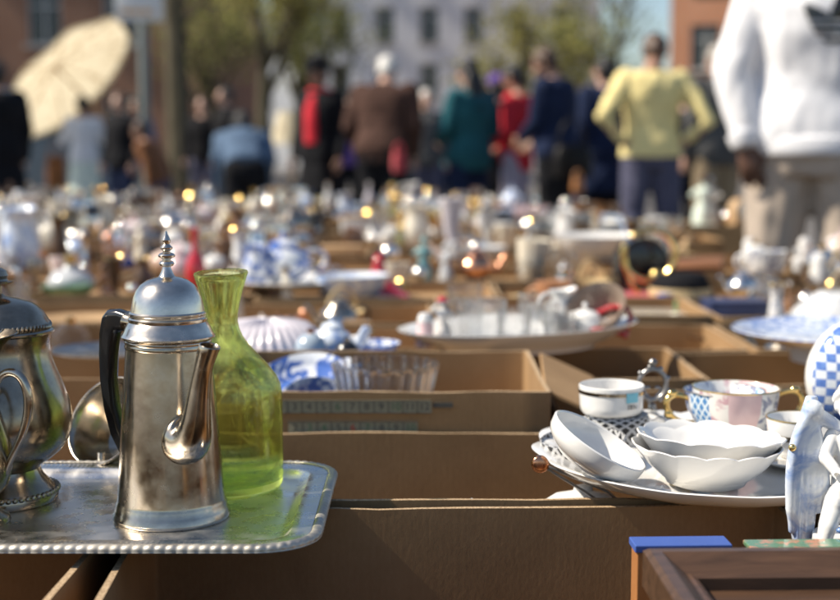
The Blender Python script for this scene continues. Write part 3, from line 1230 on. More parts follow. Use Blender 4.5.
# cups
def teacup(name, p, r, h, mats, label, hang, gold='gold', panels=None, flare=.12, hdrop=.6, hmat=None):
    e = empty(name, p, 0, 1, label, 'cup')
    b = B()
    pr = [(r * .55, 0), (r * .6, .0012), (r * .62, .004), (r * (.82 - flare * .3), h * .3), (r * .95, h * .62), (r, h)]
    mod = None
    if panels:
        def mod(th, i, rr, z):
            a = (th + R(22.5)) % (2 * PI / 8) - PI / 8
            return rr * (math.cos(PI / 8) / math.cos(a) * .35 + .65), z
    b.lathe(hollow(pr, .0018, .004), 64, mod=mod)
    nm = len(mats)
    if nm > 1:
        for fi, f in enumerate(b.f):
            c = sum((b.v[k] for k in f), Vector()) / len(f)
            th = (math.atan2(c.y, c.x) + R(22.5) + PI) % (2 * PI)
            if math.hypot(c.x, c.y) > r * .52:
                b.mi[fi] = 1 + int(th / (PI / 4)) % (nm - 1)
    if panels:
        for fi in list(b.uv):
            b.uv[fi] = tuple((u * 30, v * 16) for u, v in b.uv[fi])
    b.build('cup_body', mats, e, sharp=50)
    hb = B()
    M = Matrix.Rotation(hang, 4, 'Z')
    hb.tube(bez((r * .93, 0, h * .85), (r * 1.75, 0, h * 1.25), (r * 1.7, 0, h * .25), (r * .85, 0, h * .28), 16), [.0036] * 16, 10, 0, M, .8, True)
    hb.ball((r * 1.35, 0, h * .98), (.006, .004, .004), 10, 0, M)
    hb.ball((r * 1.45, 0, h * .5), (.0055, .004, .0055), 10, 0, M)
    hb.build('handle', [hmat or gold], e)
    rb_ = B()
    rb_.tube([(r * math.cos(a) * .995, r * math.sin(a) * .995, h + .0006) for a in [2 * PI * k / 48 for k in range(49)]], .0009, 6)
    rb_.build('gilt_rim', [gold if not panels else 'pewter'], e)
    return e


tc1 = teacup('patterned_cup', seat(725, 452, PF, .03) + Vector((0, .010, .012)), .044, .048, ['porcelain_white', 'floral_blue', 'lattice_blue', 'floral_grey', 'floral_blue', 'lattice_blue', 'floral_grey', 'lattice_blue', 'floral_blue'],
             'cup with alternating blue lattice and floral panels and a gold handle', R(190), panels=8)
sa = B()
sauc = empty('blue_saucer', (tc1.location.x, tc1.location.y, PF + .0006), 0, 1, 'small saucer hidden under the blue panelled cup', 'saucer')
sa.lathe(hollow([(.030, 0), (.034, .001), (.052, .007), (.057, .0095)], .0022, .0085), 64)
sa.build('saucer_dish', ['floral_grey'], sauc)
tc2 = teacup('pink_cup', (.345, 1.436, PF + .008), .047, .056, ['floral_pink', 'porcelain_white', 'floral_pink', 'porcelain_pink', 'floral_grey', 'floral_pink', 'porcelain_pink', 'floral_pink', 'floral_grey'],
             'wide white cup with pink floral panels behind the blue panelled cup', R(-4))
tc3 = teacup('white_cup', (.388, 1.338, PF + .010), .034, .040, ['porcelain_white'], 'plain white cup with grey band partly behind the white figurine', R(60), hmat='porcelain_white')
ob = B()
ob.lathe([(.0318, .0200), (.0330, .0202), (.0334, .0252), (.0325, .0254)], 48)
ob.build('grey_band', ['silver_dark'], tc3)
s2 = empty('white_saucer', (.388, 1.338, PF + .001), 0, 1, 'white saucer below the plain white cup at the platter edge', 'saucer')
sa = B()
sa.lathe(hollow([(.026, 0), (.030, .001), (.048, .007), (.052, .0095)], .0022, .0085), 64)
sa.build('saucer_dish', ['porcelain_white'], s2)

# ================================================================== blue checked flask
fp = on_z(858, 440, ZB)
flask = empty('checked_flask', (fp.x + .012, fp.y + .03, ZB + .001), 0, 1, 'round blue and white checked porcelain flask at the right edge', 'flask')
ob = B()
r0 = .062
sh = []
for i in range(25):
    a = PI * i / 24
    sh.append((r0 * math.sin(a), -r0 * math.cos(a)))
M_ = Matrix.Translation((0, 0, r0 + .006)) @ Matrix.Diagonal((1.06, .62, 1.12, 1))
ob.lathe([(0, sh[0][1])] + sh[1:-1] + [(0, sh[-1][1])], 72, M_, uvs=(1, 1))
for fi, f in enumerate(ob.f):
    cpt = sum((ob.v[k] for k in f), Vector()) / len(f)
    x, z = cpt.x, cpt.z - r0 - .006
    if cpt.y < 0 and (x / .062) ** 2 + (z / .069) ** 2 < 1:
        ob.mi[fi] = 1
    ob.uv[fi] = tuple((ob.v[k].x / .0098 + 50, ob.v[k].z / .0098 + 50) for k in f)
ob.build('flask_body', ['porcelain_white', 'delft_checks'], flask)
ob = B()
ob.lathe([(0, 0), (.034, 0), (.035, .002), (.028, .007), (.026, .010), (0, .010)], 40)
ob.build('foot_ring', ['porcelain_white'], flask)
ob = B()
ob.lathe(hollow([(.018, .148), (.016, .156), (.015, .166), (.020, .174)], .002, .15), 36)
ob.build('neck', ['glaze_blue'], flask)
# ================================================================== organic bodies: overlapping tapered volumes fused by a voxel remesh
def fuse(name, b, voxel, mats, parent=None, smooth=5, fold=0, fold_scale=7, seed=0, paint=None):
    o = b.build(name, mats if isinstance(mats, list) else [mats], None)
    md = o.modifiers.new('fuse', 'REMESH')
    md.mode = 'VOXEL'
    md.voxel_size = voxel
    md.use_smooth_shade = True
    if smooth:
        s = o.modifiers.new('smooth', 'SMOOTH')
        s.factor = .5
        s.iterations = smooth
    dg = bpy.context.evaluated_depsgraph_get()
    me = bpy.data.meshes.new_from_object(o.evaluated_get(dg))
    o.modifiers.clear()
    old = o.data
    o.data = me
    me.name = name
    bpy.data.meshes.remove(old)
    me.materials.clear()
    for m in (mats if isinstance(mats, list) else [mats]):
        me.materials.append(MATS[m])
    if fold:
        nn = [v.normal.copy() for v in me.vertices]
        for v, n_ in zip(me.vertices, nn):
            p = v.co
            k = noise.noise(Vector((p.x * fold_scale + seed, p.y * fold_scale, p.z * fold_scale * .55)))
            k2 = noise.noise(Vector((p.x * fold_scale * 2.6 + seed, p.y * fold_scale * 2.6 + 4, p.z * fold_scale * 1.6)))
            v.co = p + n_ * fold * (abs(k) * 1.4 - .4 + .35 * k2)
    if paint:
        for p in me.polygons:
            p.material_index = paint(p.center)
    else:
        me.polygons.foreach_set('material_index', [0] * len(me.polygons))
    me.polygons.foreach_set('use_smooth', [True] * len(me.polygons))
    me.update()
    o.parent = parent
    return o


def limb(b, pts, rad, segs=14):
    b.tube(pts, rad, segs, round_caps=True)
    for p, r in list(zip(pts, rad))[1:-1]:
        b.ball(p, r * .98, 12)


def torso(b, secs, X, Y, segs=24):
    """secs: (centre, half width, half depth)"""
    rr = []
    for c, a, d in secs:
        rr.append([Vector(c) + X * math.copysign(abs(math.cos(t)) ** .85, math.cos(t)) * a + Y * math.copysign(abs(math.sin(t)) ** .85, math.sin(t)) * d for t in [2 * PI * k / segs for k in range(segs)]])
    b.rings(rr)


def hand(b, w, direc, palm_n, side, s=1, curl=.5, segs=8):
    """palm, four unequal bent fingers and a thumb; w wrist, direc along the hand, palm_n out of the palm, side +1/-1 thumb side"""
    d = Vector(direc).normalized()
    n = Vector(palm_n)
    n = (n - d * n.dot(d)).normalized()
    t = d.cross(n) * side
    rr = []
    for k, (l, a, c) in enumerate(((-.01, .026, .022), (.02, .034, .019), (.05, .041, .016), (.085, .041, .013), (.094, .036, .009))):
        ce = w + d * l * s
        rr.append([ce + t * math.cos(x) * a * s + n * math.sin(x) * c * s for x in [2 * PI * i / 14 for i in range(14)]])
    b.rings(rr)
    for i, ln in enumerate((.072, .082, .076, .060)):
        off = (.030 - .020 * i) * s
        p = w + d * .082 * s + t * off
        pts = [p - d * .015 * s]
        ang = 0
        dd = d + t * (.10 - .07 * i)
        cur = p
        for seg, fr in enumerate((.45, .32, .23)):
            ang += curl * (.55 + .08 * i) * (1 if seg else .7)
            dv = (dd * math.cos(ang) + n * math.sin(ang)).normalized()
            pts.append(cur)
            cur = cur + dv * ln * fr * s
        pts.append(cur)
        b.tube(pts, [.0095 * s, .0095 * s, .0088 * s, .0082 * s, .0070 * s], segs, round_caps=True)
    p = w + d * .022 * s + t * .026 * s
    b.tube([p, p + (t * .8 + d * .5 + n * .3) * .028 * s, p + (t * .85 + d * 1.25 + n * .55) * .042 * s, p + (t * .7 + d * 1.9 + n * .9) * .046 * s], [.013 * s, .0125 * s, .0105 * s, .008 * s], segs, round_caps=True)


BASE = dict(hipL=(-.088, 0, .91), hipR=(.088, 0, .91), kneeL=(-.098, .02, .49), kneeR=(.098, .02, .49), ankL=(-.105, -.025, .085), ankR=(.105, -.025, .085),
            shL=(-.178, -.012, 1.415), shR=(.178, -.012, 1.415), elL=(-.235, -.03, 1.13), elR=(.235, -.03, 1.13), wrL=(-.25, .045, .875), wrR=(.25, .045, .875))


def person(label, u, Y, yaw, skin, top, legs, hair, pose=None, lean=0, headturn=0, nod=0, height=1.74, build=1.0, skirt=False, coat=0, hairlen=0, shoes='leather_black', hat=None, voxel=.012, hand_dir=None, group='shoppers standing among the stalls', sleeve=1.0, v=None, z=0, scarf=None, bust=0, top2=None, hem=.86, bend=None, foldamp=.013, armk=1.0):
    x = (u - 420) * Y / (FPX * .9939) * 1.0
    x = on_y(u, 155, Y).x
    e = empty('person', (x, Y, z), yaw, height / 1.74, label, 'person', group)
    J = {k: Vector(p) for k, p in BASE.items()}
    Lm = Matrix.Translation((0, 0, .93)) @ Matrix.Rotation(-lean, 4, 'X') @ Matrix.Translation((0, 0, -.93))
    for k in ('shL', 'shR', 'elL', 'elR', 'wrL', 'wrR'):
        J[k].x *= (.5 + .5 * build)
    for k, p in (pose or {}).items():
        J[k] = Vector(p)
    for k in ('shL', 'shR', 'elL', 'elR', 'wrL', 'wrR'):
        if not (bend and k in bend):
            J[k] = Lm @ J[k]

    def T(p):
        return Lm @ Vector(p)
    X = Vector((1, 0, 0))
    Yv = (Lm.to_3x3() @ Vector((0, 1, 0)))
    bw = build
    secs = [((0, 0, .82), .135 * bw, .095 * bw), ((0, 0, .90), .165 * bw, .112 * bw), ((0, 0, .98), .155 * bw, .105 * bw), ((0, .005, 1.08), .135 * bw, .095 * bw), ((0, .005, 1.18), .142 * bw, .100 * bw), ((0, 0, 1.28), .165 * bw, .112 * bw),
            ((0, -.005, 1.36), .178 * bw, .108 * bw), ((0, -.012, 1.42), .168 * bw, .085 * bw), ((0, -.015, 1.465), .085, .065), ((0, -.012, 1.50), .056, .056)]
    secs = [(T(c) if c[2] > .93 else Vector(c), a, d) for c, a, d in secs]
    body = B()
    torso(body, secs, X, Yv)
    # neck + head
    hm = Lm @ Matrix.Translation((0, -.005, 1.50)) @ Matrix.Rotation(headturn, 4, 'Z') @ Matrix.Rotation(-nod, 4, 'X')
    body.tube([hm @ Vector((0, -.008, -.05)), hm @ Vector((0, .0, .02)), hm @ Vector((0, .01, .075))], [.058, .054, .054], 14)
    body.ball(hm @ Vector((0, .012, .135)), 1, 20, 0) if False else None
    hd = hm @ Matrix.Translation((0, .015, .135))
    body.ball((0, -.012, .012), (.076, .094, .100), 20, 0, hd)
    body.ball((0, .018, -.045), (.058, .068, .070), 18, 0, hd)        # jaw
    body.ball((0, .062, -.092), (.024, .020, .020), 12, 0, hd)        # chin
    body.tube([(0, .080, .012), (0, .098, -.014), (0, .106, -.030)], [.010, .013, .015], 10, 0, hd, round_caps=True)  # nose
    for s in (-1, 1):
        body.ball((s * .040, .066, -.022), (.024, .020, .022), 10, 0, hd)   # cheek
        body.tube([(s * .015, .083, .022), (s * .048, .072, .024)], [.010, .009], 8, 0, hd, round_caps=True)   # brow
        body.ball((s * .079, -.008, -.012), (.012, .022, .034), 12, 0, hd)   # ear
        body.ball((s * .031, .074, .002), (.014, .010, .010), 10, 0, hd)     # eyeball
    body.ball((0, .084, -.058), (.026, .012, .008), 10, 0, hd)        # lips
    for s, S in ((-1, 'L'), (1, 'R')):
        limb(body, [J['sh' + S], J['sh' + S].lerp(J['el' + S], .5), J['el' + S], J['el' + S].lerp(J['wr' + S], .35), J['wr' + S]], [.056 * bw, .048 * bw, .038 * bw, .038 * bw, .027])
        limb(body, [J['hip' + S], J['hip' + S].lerp(J['knee' + S], .5), J['knee' + S], J['knee' + S].lerp(J['ank' + S], .3), J['ank' + S]], [.088 * bw, .075 * bw, .055, .055, .036])
        body.tube([J['ank' + S] + Vector((0, -.04, -.045)), J['ank' + S] + Vector((0, .05, -.05)), J['ank' + S] + Vector((0, .14, -.062))], [.034, .038, .024], 12, round_caps=True)
        dd = (J['wr' + S] - J['el' + S]).normalized()
        pn = Vector((-s, .25, 0))
        if hand_dir and S in hand_dir:
            dd, pn = Vector(hand_dir[S][0]), Vector(hand_dir[S][1])
        tside = 1 if (dd.cross(pn)).dot(Vector((0, 1, .2))) > 0 else -1
        hand(body, J['wr' + S], dd, pn, tside)
    eyes = [hd @ Vector((s * .031, .086, .002)) for s in (-1, 1)]
    lips = hd @ Vector((0, .094, -.058))

    def paint(c):
        if min((c - q).length for q in eyes) < .012:
            return 1
        d_ = c - lips
        if abs(d_.z) < .009 and d_.length < .024:
            return 2
        return 0
    fuse('body', body, min(voxel, .0095), [skin, 'eye_dark', 'lip'], e, 2, paint=paint)
    # top garment
    tb_ = B()
    zt = hem
    cs = []
    for (c, a, d), z0 in zip(secs, (.82, .90, .98, 1.08, 1.18, 1.28, 1.36, 1.42, 1.465, 1.50)):
        if z0 < zt - .05 or z0 > 1.47:
            continue
        ex = .030 if z0 < 1.2 else .024
        loose = coat * .02
        cs.append((c, a + ex + loose, d + ex + loose))
    if coat > .5:
        bot = [((0, 0, zt - .28), .215 * bw, .17 * bw), ((0, 0, zt - .12), .205 * bw, .155 * bw)]
        cs = [(Vector(c), a, d) for c, a, d in bot] + cs
    c0, a0_, d0_ = cs[0]
    cs = [(c0 + Vector((0, 0, -.03)), a0_ * .97, d0_ * .97)] + cs
    torso(tb_, cs, X, Yv)
    for s, S in ((-1, 'L'), (1, 'R')):
        w = J['el' + S].lerp(J['wr' + S], .93 * sleeve if sleeve >= 1 else sleeve)
        limb(tb_, [J['sh' + S] + Vector((0, 0, -.005)), J['sh' + S].lerp(J['el' + S], .5), J['el' + S], J['el' + S].lerp(w, .5), w], [.078 * bw * (.5 + armk / 2), .068 * bw * armk, .060 * bw * armk, .056 * armk, .046 * armk])
    if bust:
        for s in (-1, 1):
            tb_.ball(T((s * .075, .10, 1.27)), (.075, .06, .075), 14)
    if coat > .2:
        tb_.tube([T((.075 * math.cos(t), -.012 + .075 * math.sin(t), 1.475 + .012 * math.sin(t))) for t in [2 * PI * k / 20 for k in range(21)]], .022, 10)
    nm = 'coat' if coat > .5 else 'jacket' if coat > .2 else 'sweater'
    gar = fuse(nm, tb_, voxel, top, e, 4, fold=foldamp, fold_scale=8, seed=u * .37)
    # legs
    lb_ = B()
    if skirt:
        torso(lb_, [((0, 0, .30), .24 * bw, .20 * bw), ((0, 0, .5), .22 * bw, .18 * bw), ((0, 0, .75), .20 * bw, .15 * bw), ((0, 0, .92), .185 * bw, .13 * bw), ((0, 0, .99), .165 * bw, .115 * bw)], X, Vector((0, 1, 0)))
        fuse('skirt', lb_, voxel, legs, e, 4, fold=.02, fold_scale=7, seed=u * .11)
    else:
        torso(lb_, [((0, 0, .80), .155 * bw, .115 * bw), ((0, 0, .90), .182 * bw, .130 * bw), ((0, 0, .97), .172 * bw, .122 * bw), (T((0, 0, 1.02)), .160 * bw, .115 * bw)], X, Vector((0, 1, 0)))
        for S in 'LR':
            h, k, a = J['hip' + S], J['knee' + S], J['ank' + S]
            limb(lb_, [h, h.lerp(k, .5), k, k.lerp(a, .5), a + Vector((0, 0, -.01))], [.108 * bw, .098 * bw, .080 * bw, .074 * bw, .070])
        fuse('trousers', lb_, voxel, legs, e, 4, fold=.014, fold_scale=8, seed=u * .23)
    for S in 'LR':
        a = J['ank' + S]
        sh_ = B()
        sh_.tube([a + Vector((0, -.055, -.045)), a + Vector((0, 0, -.035)), a + Vector((0, .08, -.045)), a + Vector((0, .16, -.055))], [.040, .047, .046, .030], 14, round_caps=True)
        sh_.box(a + Vector((0, .055, -.078)), (.085, .27, .014))
        fuse('shoe', sh_, voxel, shoes, e, 2)
    # hair
    if hair:
        hb_ = B()
        hb_.ball((0, -.024, .024), (.088, .100, .104), 20, 0, hd)
        hb_.ball((0, -.05, -.03), (.078, .07, .075), 16, 0, hd)
        for s in (-1, 1):
            hb_.ball((s * .066, -.005, .02), (.026, .045, .05), 12, 0, hd)
        if hairlen:
            rr_ = []
            for i in range(6):
                t = i / 5
                c = hd @ Vector((0, -.075 - .01 * t, -.02 - hairlen * t))
                rr_.append((c, .085 + .03 * t * (1 - t) * 4 - .02 * t, .05 - .015 * t))
            torso(hb_, rr_, X, Yv)
        fuse('hair', hb_, .011, hair, e, 2, fold=.012, fold_scale=26, seed=u)
    if hat:
        kind, mt = hat
        hb_ = B()
        Mh = hd @ Matrix.Translation((0, -.01, .045))
        if kind == 'brim':
            hb_.lathe([(0, .004), (.150, -.006), (.152, -.002), (.104, .010), (.102, .05), (.095, .09), (.07, .108), (0, .112)], 36, Mh)
        else:
            hb_.lathe([(0, -.01), (.100, -.012), (.103, 0), (.100, .04), (.08, .075), (.045, .092), (0, .096)], 32, Mh)
            hb_.tube([Mh @ Vector((-.055, .09, -.008)), Mh @ Vector((0, .135, -.016)), Mh @ Vector((.055, .09, -.008))], [.02, .025, .02], 10, flat=.25)
        hb_.build('hat', [mt], e)
    if scarf:
        sb_ = B()
        sb_.tube([T((.085 * math.cos(t), -.01 + .08 * math.sin(t), 1.47)) for t in [2 * PI * k / 20 for k in range(21)]], .03, 10)
        sb_.build('scarf', [scarf], e)
    return e, J, gar, Lm


# ------------------------------------------------------------------ the china angel at the right edge
def china_angel():
    p = Vector((.3485, 1.090, .5735))
    e = empty('china_figurine', p, R(-8), 1, 'white and blue china angel with a tall wing sitting in front of the platter', 'figurine')
    k = 1.0
    b = B()
    # plinth, torso, head, limbs of a seated child
    b.rings([[Vector((.008 + .028 * math.cos(t), .024 * math.sin(t), z)) for t in [2 * PI * i / 20 for i in range(20)]] for z in (0, .006, .010)])
    torso(b, [((.014, .006, .040), .018, .015), ((.014, .005, .055), .0175, .014), ((.013, .003, .070), .018, .0135), ((.012, .001, .083), .0165, .012), ((.012, 0, .090), .008, .008), ((.012, -.001, .096), .0065, .0065)], Vector((1, 0, 0)), Vector((0, 1, 0)))
    b.ball((.013, -.003, .109), (.0155, .0165, .0175), 18)
    b.ball((.012, -.015, .1055), (.009, .006, .009), 12)
    b.ball((.011, -.0205, .106), (.0025, .003, .003), 8)
    for s in (-1, 1):
        b.ball((.012 + s * .0065, -.0155, .1025), (.005, .005, .005), 10)
        b.ball((.013 + s * .0150, 0, .107), (.003, .004, .005), 8)
    for s in (-1, 1):
        limb(b, [(.013 + s * .008, .002, .040), (.006 + s * .011, -.020, .038), (.000 + s * .012, -.026, .022), (-.004 + s * .012, -.028, .008)], [.0115, .0098, .0078, .0058])
        b.tube([(-.004 + s * .012, -.026, .006), (-.006 + s * .012, -.038, .005)], [.006, .0045], 10, round_caps=True)
        limb(b, [(.013 + s * .018, .001, .083), (.012 + s * .024, -.008, .069), (.006 + s * .012, -.022, .063)], [.0070, .0062, .0046])
        hand(b, Vector((.006 + s * .012, -.022, .063)), (-.4 * s - .1, -.8, .1), (0, -.2, -1), s, .12, .6, 6)
    eyes = [Vector((.012 + s * .0062, -.0185, .1105)) for s in (-1, 1)]

    def paint(c):
        if min((c - q).length for q in eyes) < .0014:
            return 1
        return 0
    fuse('body', b, .0012, ['porcelain_white', 'glaze_blue'], e, 3, paint=paint)
    h = B()
    h.ball((.0135, .001, .113), (.0172, .0170, .0155), 18)
    for i in range(16):
        a = R(-10 + 200 * i / 15)
        h.ball((.0135 + .0155 * math.cos(a), .003 + .010 * math.sin(a * 2), .1125 + .0105 * math.sin(a)), .0042, 8)
    fuse('hair', h, .0012, 'porcelain_white', e, 2)
    # wing
    w = B()
    rr = []
    for i in range(12):
        t = i / 11
        z = .001 + t * .111
        wid = .0155 + .0095 * math.sin(PI * min(1, t * 1.15)) - .007 * (max(0, t - .8) / .2) ** 2
        cx = -.026 - .0035 * math.sin(PI * t) + .004 * t
        rr.append((Vector((cx, .010 - .012 * t * (1 - t) * 2, z)), wid * .62, .0062 - .0022 * t))
    torso(w, rr, Vector((.92, .39, 0)), Vector((-.39, .92, 0)), 22)
    for j in range(6):
        w.tube(bez((-.022 - .0008 * j, -.001, .104), (-.043 + .0050 * j, -.007 + j * .001, .088), (-.040 + .0062 * j, -.004 + j * .0012, .045), (-.037 + .0058 * j, .0015 + j * .001, .003 + .0075 * abs(j - 1)), 14), [.0042 + .0016 * math.sin(PI * i / 13) - .0012 * (i > 11) for i in range(14)], 10, round_caps=True)
    w.ball((-.0225, -.001, .103), (.0095, .0075, .0085), 14)
    w.tube([(-.020, 0, .100), (-.004, .003, .092), (.008, .006, .084)], [.0065, .0055, .0050], 10, round_caps=True)
    for j in range(0):
        xo = -.0370 + j * .0068
        w.tube([(xo + .001, -.0005 + j * .0024, .006 + j * .004), (xo, -.0045 + j * .0026, .040), (xo + .001, -.0030 + j * .0026, .080 - j * .006)], [.0020, .0028, .0014], 8, round_caps=True)
    fuse('wing', w, .0012, 'delft_pale', e, 3)
    w = B()
    w.ball((-.0400, -.0085, .0760), (.0036, .0026, .0030), 10)
    w.build('gilt_spot', ['gold'], e)
    for c, s in (((.010, -.0295, .0395), (.0065, .003, .003)), ((-.001, -.0345, .022), (.0055, .0025, .0025)), ((.021, -.0290, .0395), (.0065, .003, .003)), ((-.006, -.0335, .0085), (.006, .003, .0022)), ((.0165, -.036, .0085), (.006, .003, .0022)), ((.012, -.0135, .0905), (.012, .004, .003))):
        bw = B()
        bw.ball(c, s, 12)
        bw.build('blue_bow', ['glaze_blue'], e)
    return e


ang = china_angel()
ang.scale = (.96, 1.15, 1.12)

# ------------------------------------------------------------------ wooden frame, blue box and patterned tin at the bottom right
fz = .577
f0 = on_z(650, 561, .610)
fr = empty('picture_frame', (0, 0, 0), 0, 1, 'dark wooden frame lying across the nearest box at the bottom right', 'frame')
fr.location = (.172 + .197, .838, .5745)
fr.rotation_euler = (R(.6), 0, R(1.5))


def rail(L, w, h, M):
    b = B()
    pr = [(-w / 2, 0), (w / 2, 0), (w / 2, h * .55), (w / 2 - .004, h * .62), (w / 2 - .007, h * .6), (-w / 2 + .012, h), (-w / 2 + .004, h), (-w / 2, h * .9)]
    for x in (0, 1):
        pass
    rr = []
    for t, m in ((0, 1), (1, 1)):
        x = -L / 2 + L * t
        rr.append([Vector((x + (-(y) if t == 0 else y) * -1, y, z)) for y, z in pr])
    b.rings(rr, 0, M)
    return b


fw, fd_, rw = .36, .26, .034
for i, (L, tr, rz) in enumerate(((fw, (0, fd_ / 2, 0), PI), (fw, (0, -fd_ / 2, 0), 0), (fd_, (-fw / 2, 0, 0), -PI / 2), (fd_, (fw / 2, 0, 0), PI / 2))):
    rail(L, rw, .030, Matrix.Translation(tr) @ Matrix.Rotation(rz, 4, 'Z')).build('rail', ['wood_dark'], fr, sharp=30)
ob = B()
ob.box((0, 0, .004), (fw - .02, fd_ - .02, .006))
ob.build('backing', ['wood_dark'], fr, smooth=False)
q = on_z(686, 552, .600)
bb_ = empty('blue_box', (.2085, 1.045, .3045), R(2), 1, 'tall box with blue lid and orange side behind the dark wooden frame', 'box')
ob = B()
ob.box((0, 0, .1405), (.072, .024, .281))
ob.build('box_body', ['orange_card'], bb_, smooth=False, bevel=.0008)
ob = B()
ob.box((.001, 0, .2840), (.078, .026, .006))
ob.build('box_lid', ['blue_card'], bb_, smooth=False, bevel=.0008)
q = on_z(790, 545, .598)
blue_white('painted_tin', 80, (.10, .22, .12), (.50, .22, .12), .42, .55)
pt = empty('painted_tin', (.345, 1.030, .5745), R(2), 1, 'low painted tin of red and green flowers below the china angel', 'tin')
ob = B()
ob.box((0, 0, .008), (.17, .020, .016))
ob.build('tin_body', ['painted_tin'], pt, smooth=False, bevel=.002)
ob = B()
ob.box((0, 0, .0180), (.173, .023, .004))
ob.build('tin_lid', ['painted_tin'], pt, smooth=False, bevel=.001)

# copper ended rods at the tip of the platter
q = on_y(540, 464, 1.245)
cr = empty('copper_tongs', q, 0, 1, 'thin steel tongs with a round copper end leaning below the platter tip', 'tongs')
ob = B()
ob.tube([(0, -.002, 0), (0, .002, 0)], [.0085, .0085], 24)
ob.ball((0, -.0015, 0), (.0085, .003, .0085), 16)
ob.build('copper_end', ['copper'], cr)
for d in (0, .010):
    ob = B()
    ob.tube([(.003 + d * .4, .004, -.003), (.045 + d * 2.2, .012, -.030), (.10 + d, .03, -.072)], .0013, 8)
    ob.build('rod', ['steel_grey'], cr)
# bits of white china lying in the box behind the front wall
for u, v, s, lab in ((586, 497, (.045, .022, .02), 'white china lid lying in the box under the platter'), (472, 504, (.009, .008, .010), 'tiny white knob just showing over the front box wall')):
    q = on_y(u, v, 1.25 if s[0] < .02 else 1.262)
    ob = B()
    ob.lathe([(0, -s[2] * 3.2), (s[0] * .85, -s[2] * 3.2), (s[0], -s[2] * 2.8), (s[0] * .95, -s[2] * .2), (s[0] * .6, s[2] * .3), (s[0] * .22, s[2] * .45), (s[0] * .2, s[2] * .7), (0, s[2] * .8)], 32, Matrix.Diagonal((1, s[1] / s[0], 1, 1)))
    o = ob.build('china_cover', ['porcelain_white'])
    o.location = (q.x, q.y + s[1], q.z - s[2] * .4)
    tag(o, lab, 'china cover')
# ================================================================== grid of further boxes
rnd = random.Random(11)


def rowboxes(y0, d, xa, xb, tops, floor_drop, first_w=None, seed=0):
    x = xa
    i = 0
    while x < xb - .2:
        w = rnd.choice((.52, .56, .60, .64)) if not (i == 0 and first_w) else first_w
        top = ZB + tops + rnd.uniform(-.018, .014)
        carton(x, x + w - .006, y0, y0 + d - .008, top, top - floor_drop, seed + i, pale=rnd.random() < .3)
        x += w
        i += 1


def half(y, m=1.06):
    return 420 / FPX * y * m + .1


rowboxes(1.91, .33, -half(2.2), half(2.2), .0, .09, .62, 20)
rowboxes(2.25, .36, -half(2.6), half(2.6), -.012, .07, .50, 40)
rowboxes(2.62, .36, -half(2.9), half(2.9), .004, .045, .58, 60)
y = 2.99
k = 0
ROWY = []
while y < 8.3:
    d = rnd.choice((.36, .38, .40, .42))
    xb = half(y + d) if y + d < 4.35 else min(half(y + d), 1.0 if y < 5.0 else .78 if y < 6.4 else .42)
    # the right-hand stall ends earlier: people stand there
    rowboxes(y, d, -half(y + d) - rnd.uniform(0, .3), xb, rnd.uniform(-.01, .012), .024, None, 100 + k * 12)
    ROWY.append((y, y + d))
    y += d + rnd.choice((.0, .0, .03, .10))
    k += 1
EXTRA = []
carton(1.20, 1.78, 6.2, 6.6, ZB, .55, 801)
carton(.55, 1.15, 5.02, 5.40, ZB, .55, 802)


def box_at(x, y):
    for b in BOXES:
        if b['x0'] - .014 <= x <= b['x1'] + .014 and b['y0'] - .014 <= y <= b['y1'] + .014:
            return b
    return None


def snap(p, r):
    b = box_at(p.x, p.y)
    if b is None:
        b = min(BOXES, key=lambda q: (max(q['x0'] - p.x, 0, p.x - q['x1'])) ** 2 + (max(q['y0'] - p.y, 0, p.y - q['y1'])) ** 2)
    rx = min(r, (b['x1'] - b['x0']) / 2 - .001)
    ry = min(r, (b['y1'] - b['y0']) / 2 - .001)
    return Vector((min(max(p.x, b['x0'] + rx), b['x1'] - rx), min(max(p.y, b['y0'] + ry), b['y1'] - ry), b['floor'] + .0005)), b


# ================================================================== trinket kinds; each returns [(part name, mesh builder, material role)]
def k_cup(v):
    b = B()
    b.lathe(hollow([(.022, 0), (.026, .002), (.028, .006), (.036, .022), (.041, .045), (.043, .058)], .002, .004), 28)
    h = B()
    h.tube(bez((.040, 0, .050), (.072, 0, .060), (.070, 0, .012), (.032, 0, .016), 12), .0038, 8, flat=.8, round_caps=True)
    return [('cup_body', b, 0), ('handle', h, 0)]


def k_mug(v):
    b = B()
    b.lathe(hollow([(.034, 0), (.037, .003), (.037, .088), (.038, .090)], .003, .005), 28)
    h = B()
    h.tube(bez((.036, 0, .075), (.075, 0, .085), (.075, 0, .010), (.036, 0, .018), 12), .0048, 8, round_caps=True)
    return [('mug_body', b, 0), ('handle', h, 0)]


def k_vase(v):
    p = [[(.028, 0), (.030, .003), (.045, .03), (.052, .06), (.045, .10), (.026, .135), (.020, .155), (.028, .178), (.032, .182)],
         [(.030, 0), (.034, .004), (.040, .05), (.030, .12), (.024, .16), (.030, .20), (.040, .215)],
         [(.034, 0), (.036, .003), (.020, .02), (.018, .04), (.032, .10), (.042, .16), (.050, .20)]][v % 3]
    b = B()
    b.lathe(hollow(p, .003, .006), 28)
    f = B()
    f.tube([(p[-1][0] * math.cos(a), p[-1][0] * math.sin(a), p[-1][1] + .001) for a in [2 * PI * k / 28 for k in range(29)]], .0028, 6)
    return [('vase_body', b, 0), ('rim', f, 1)]


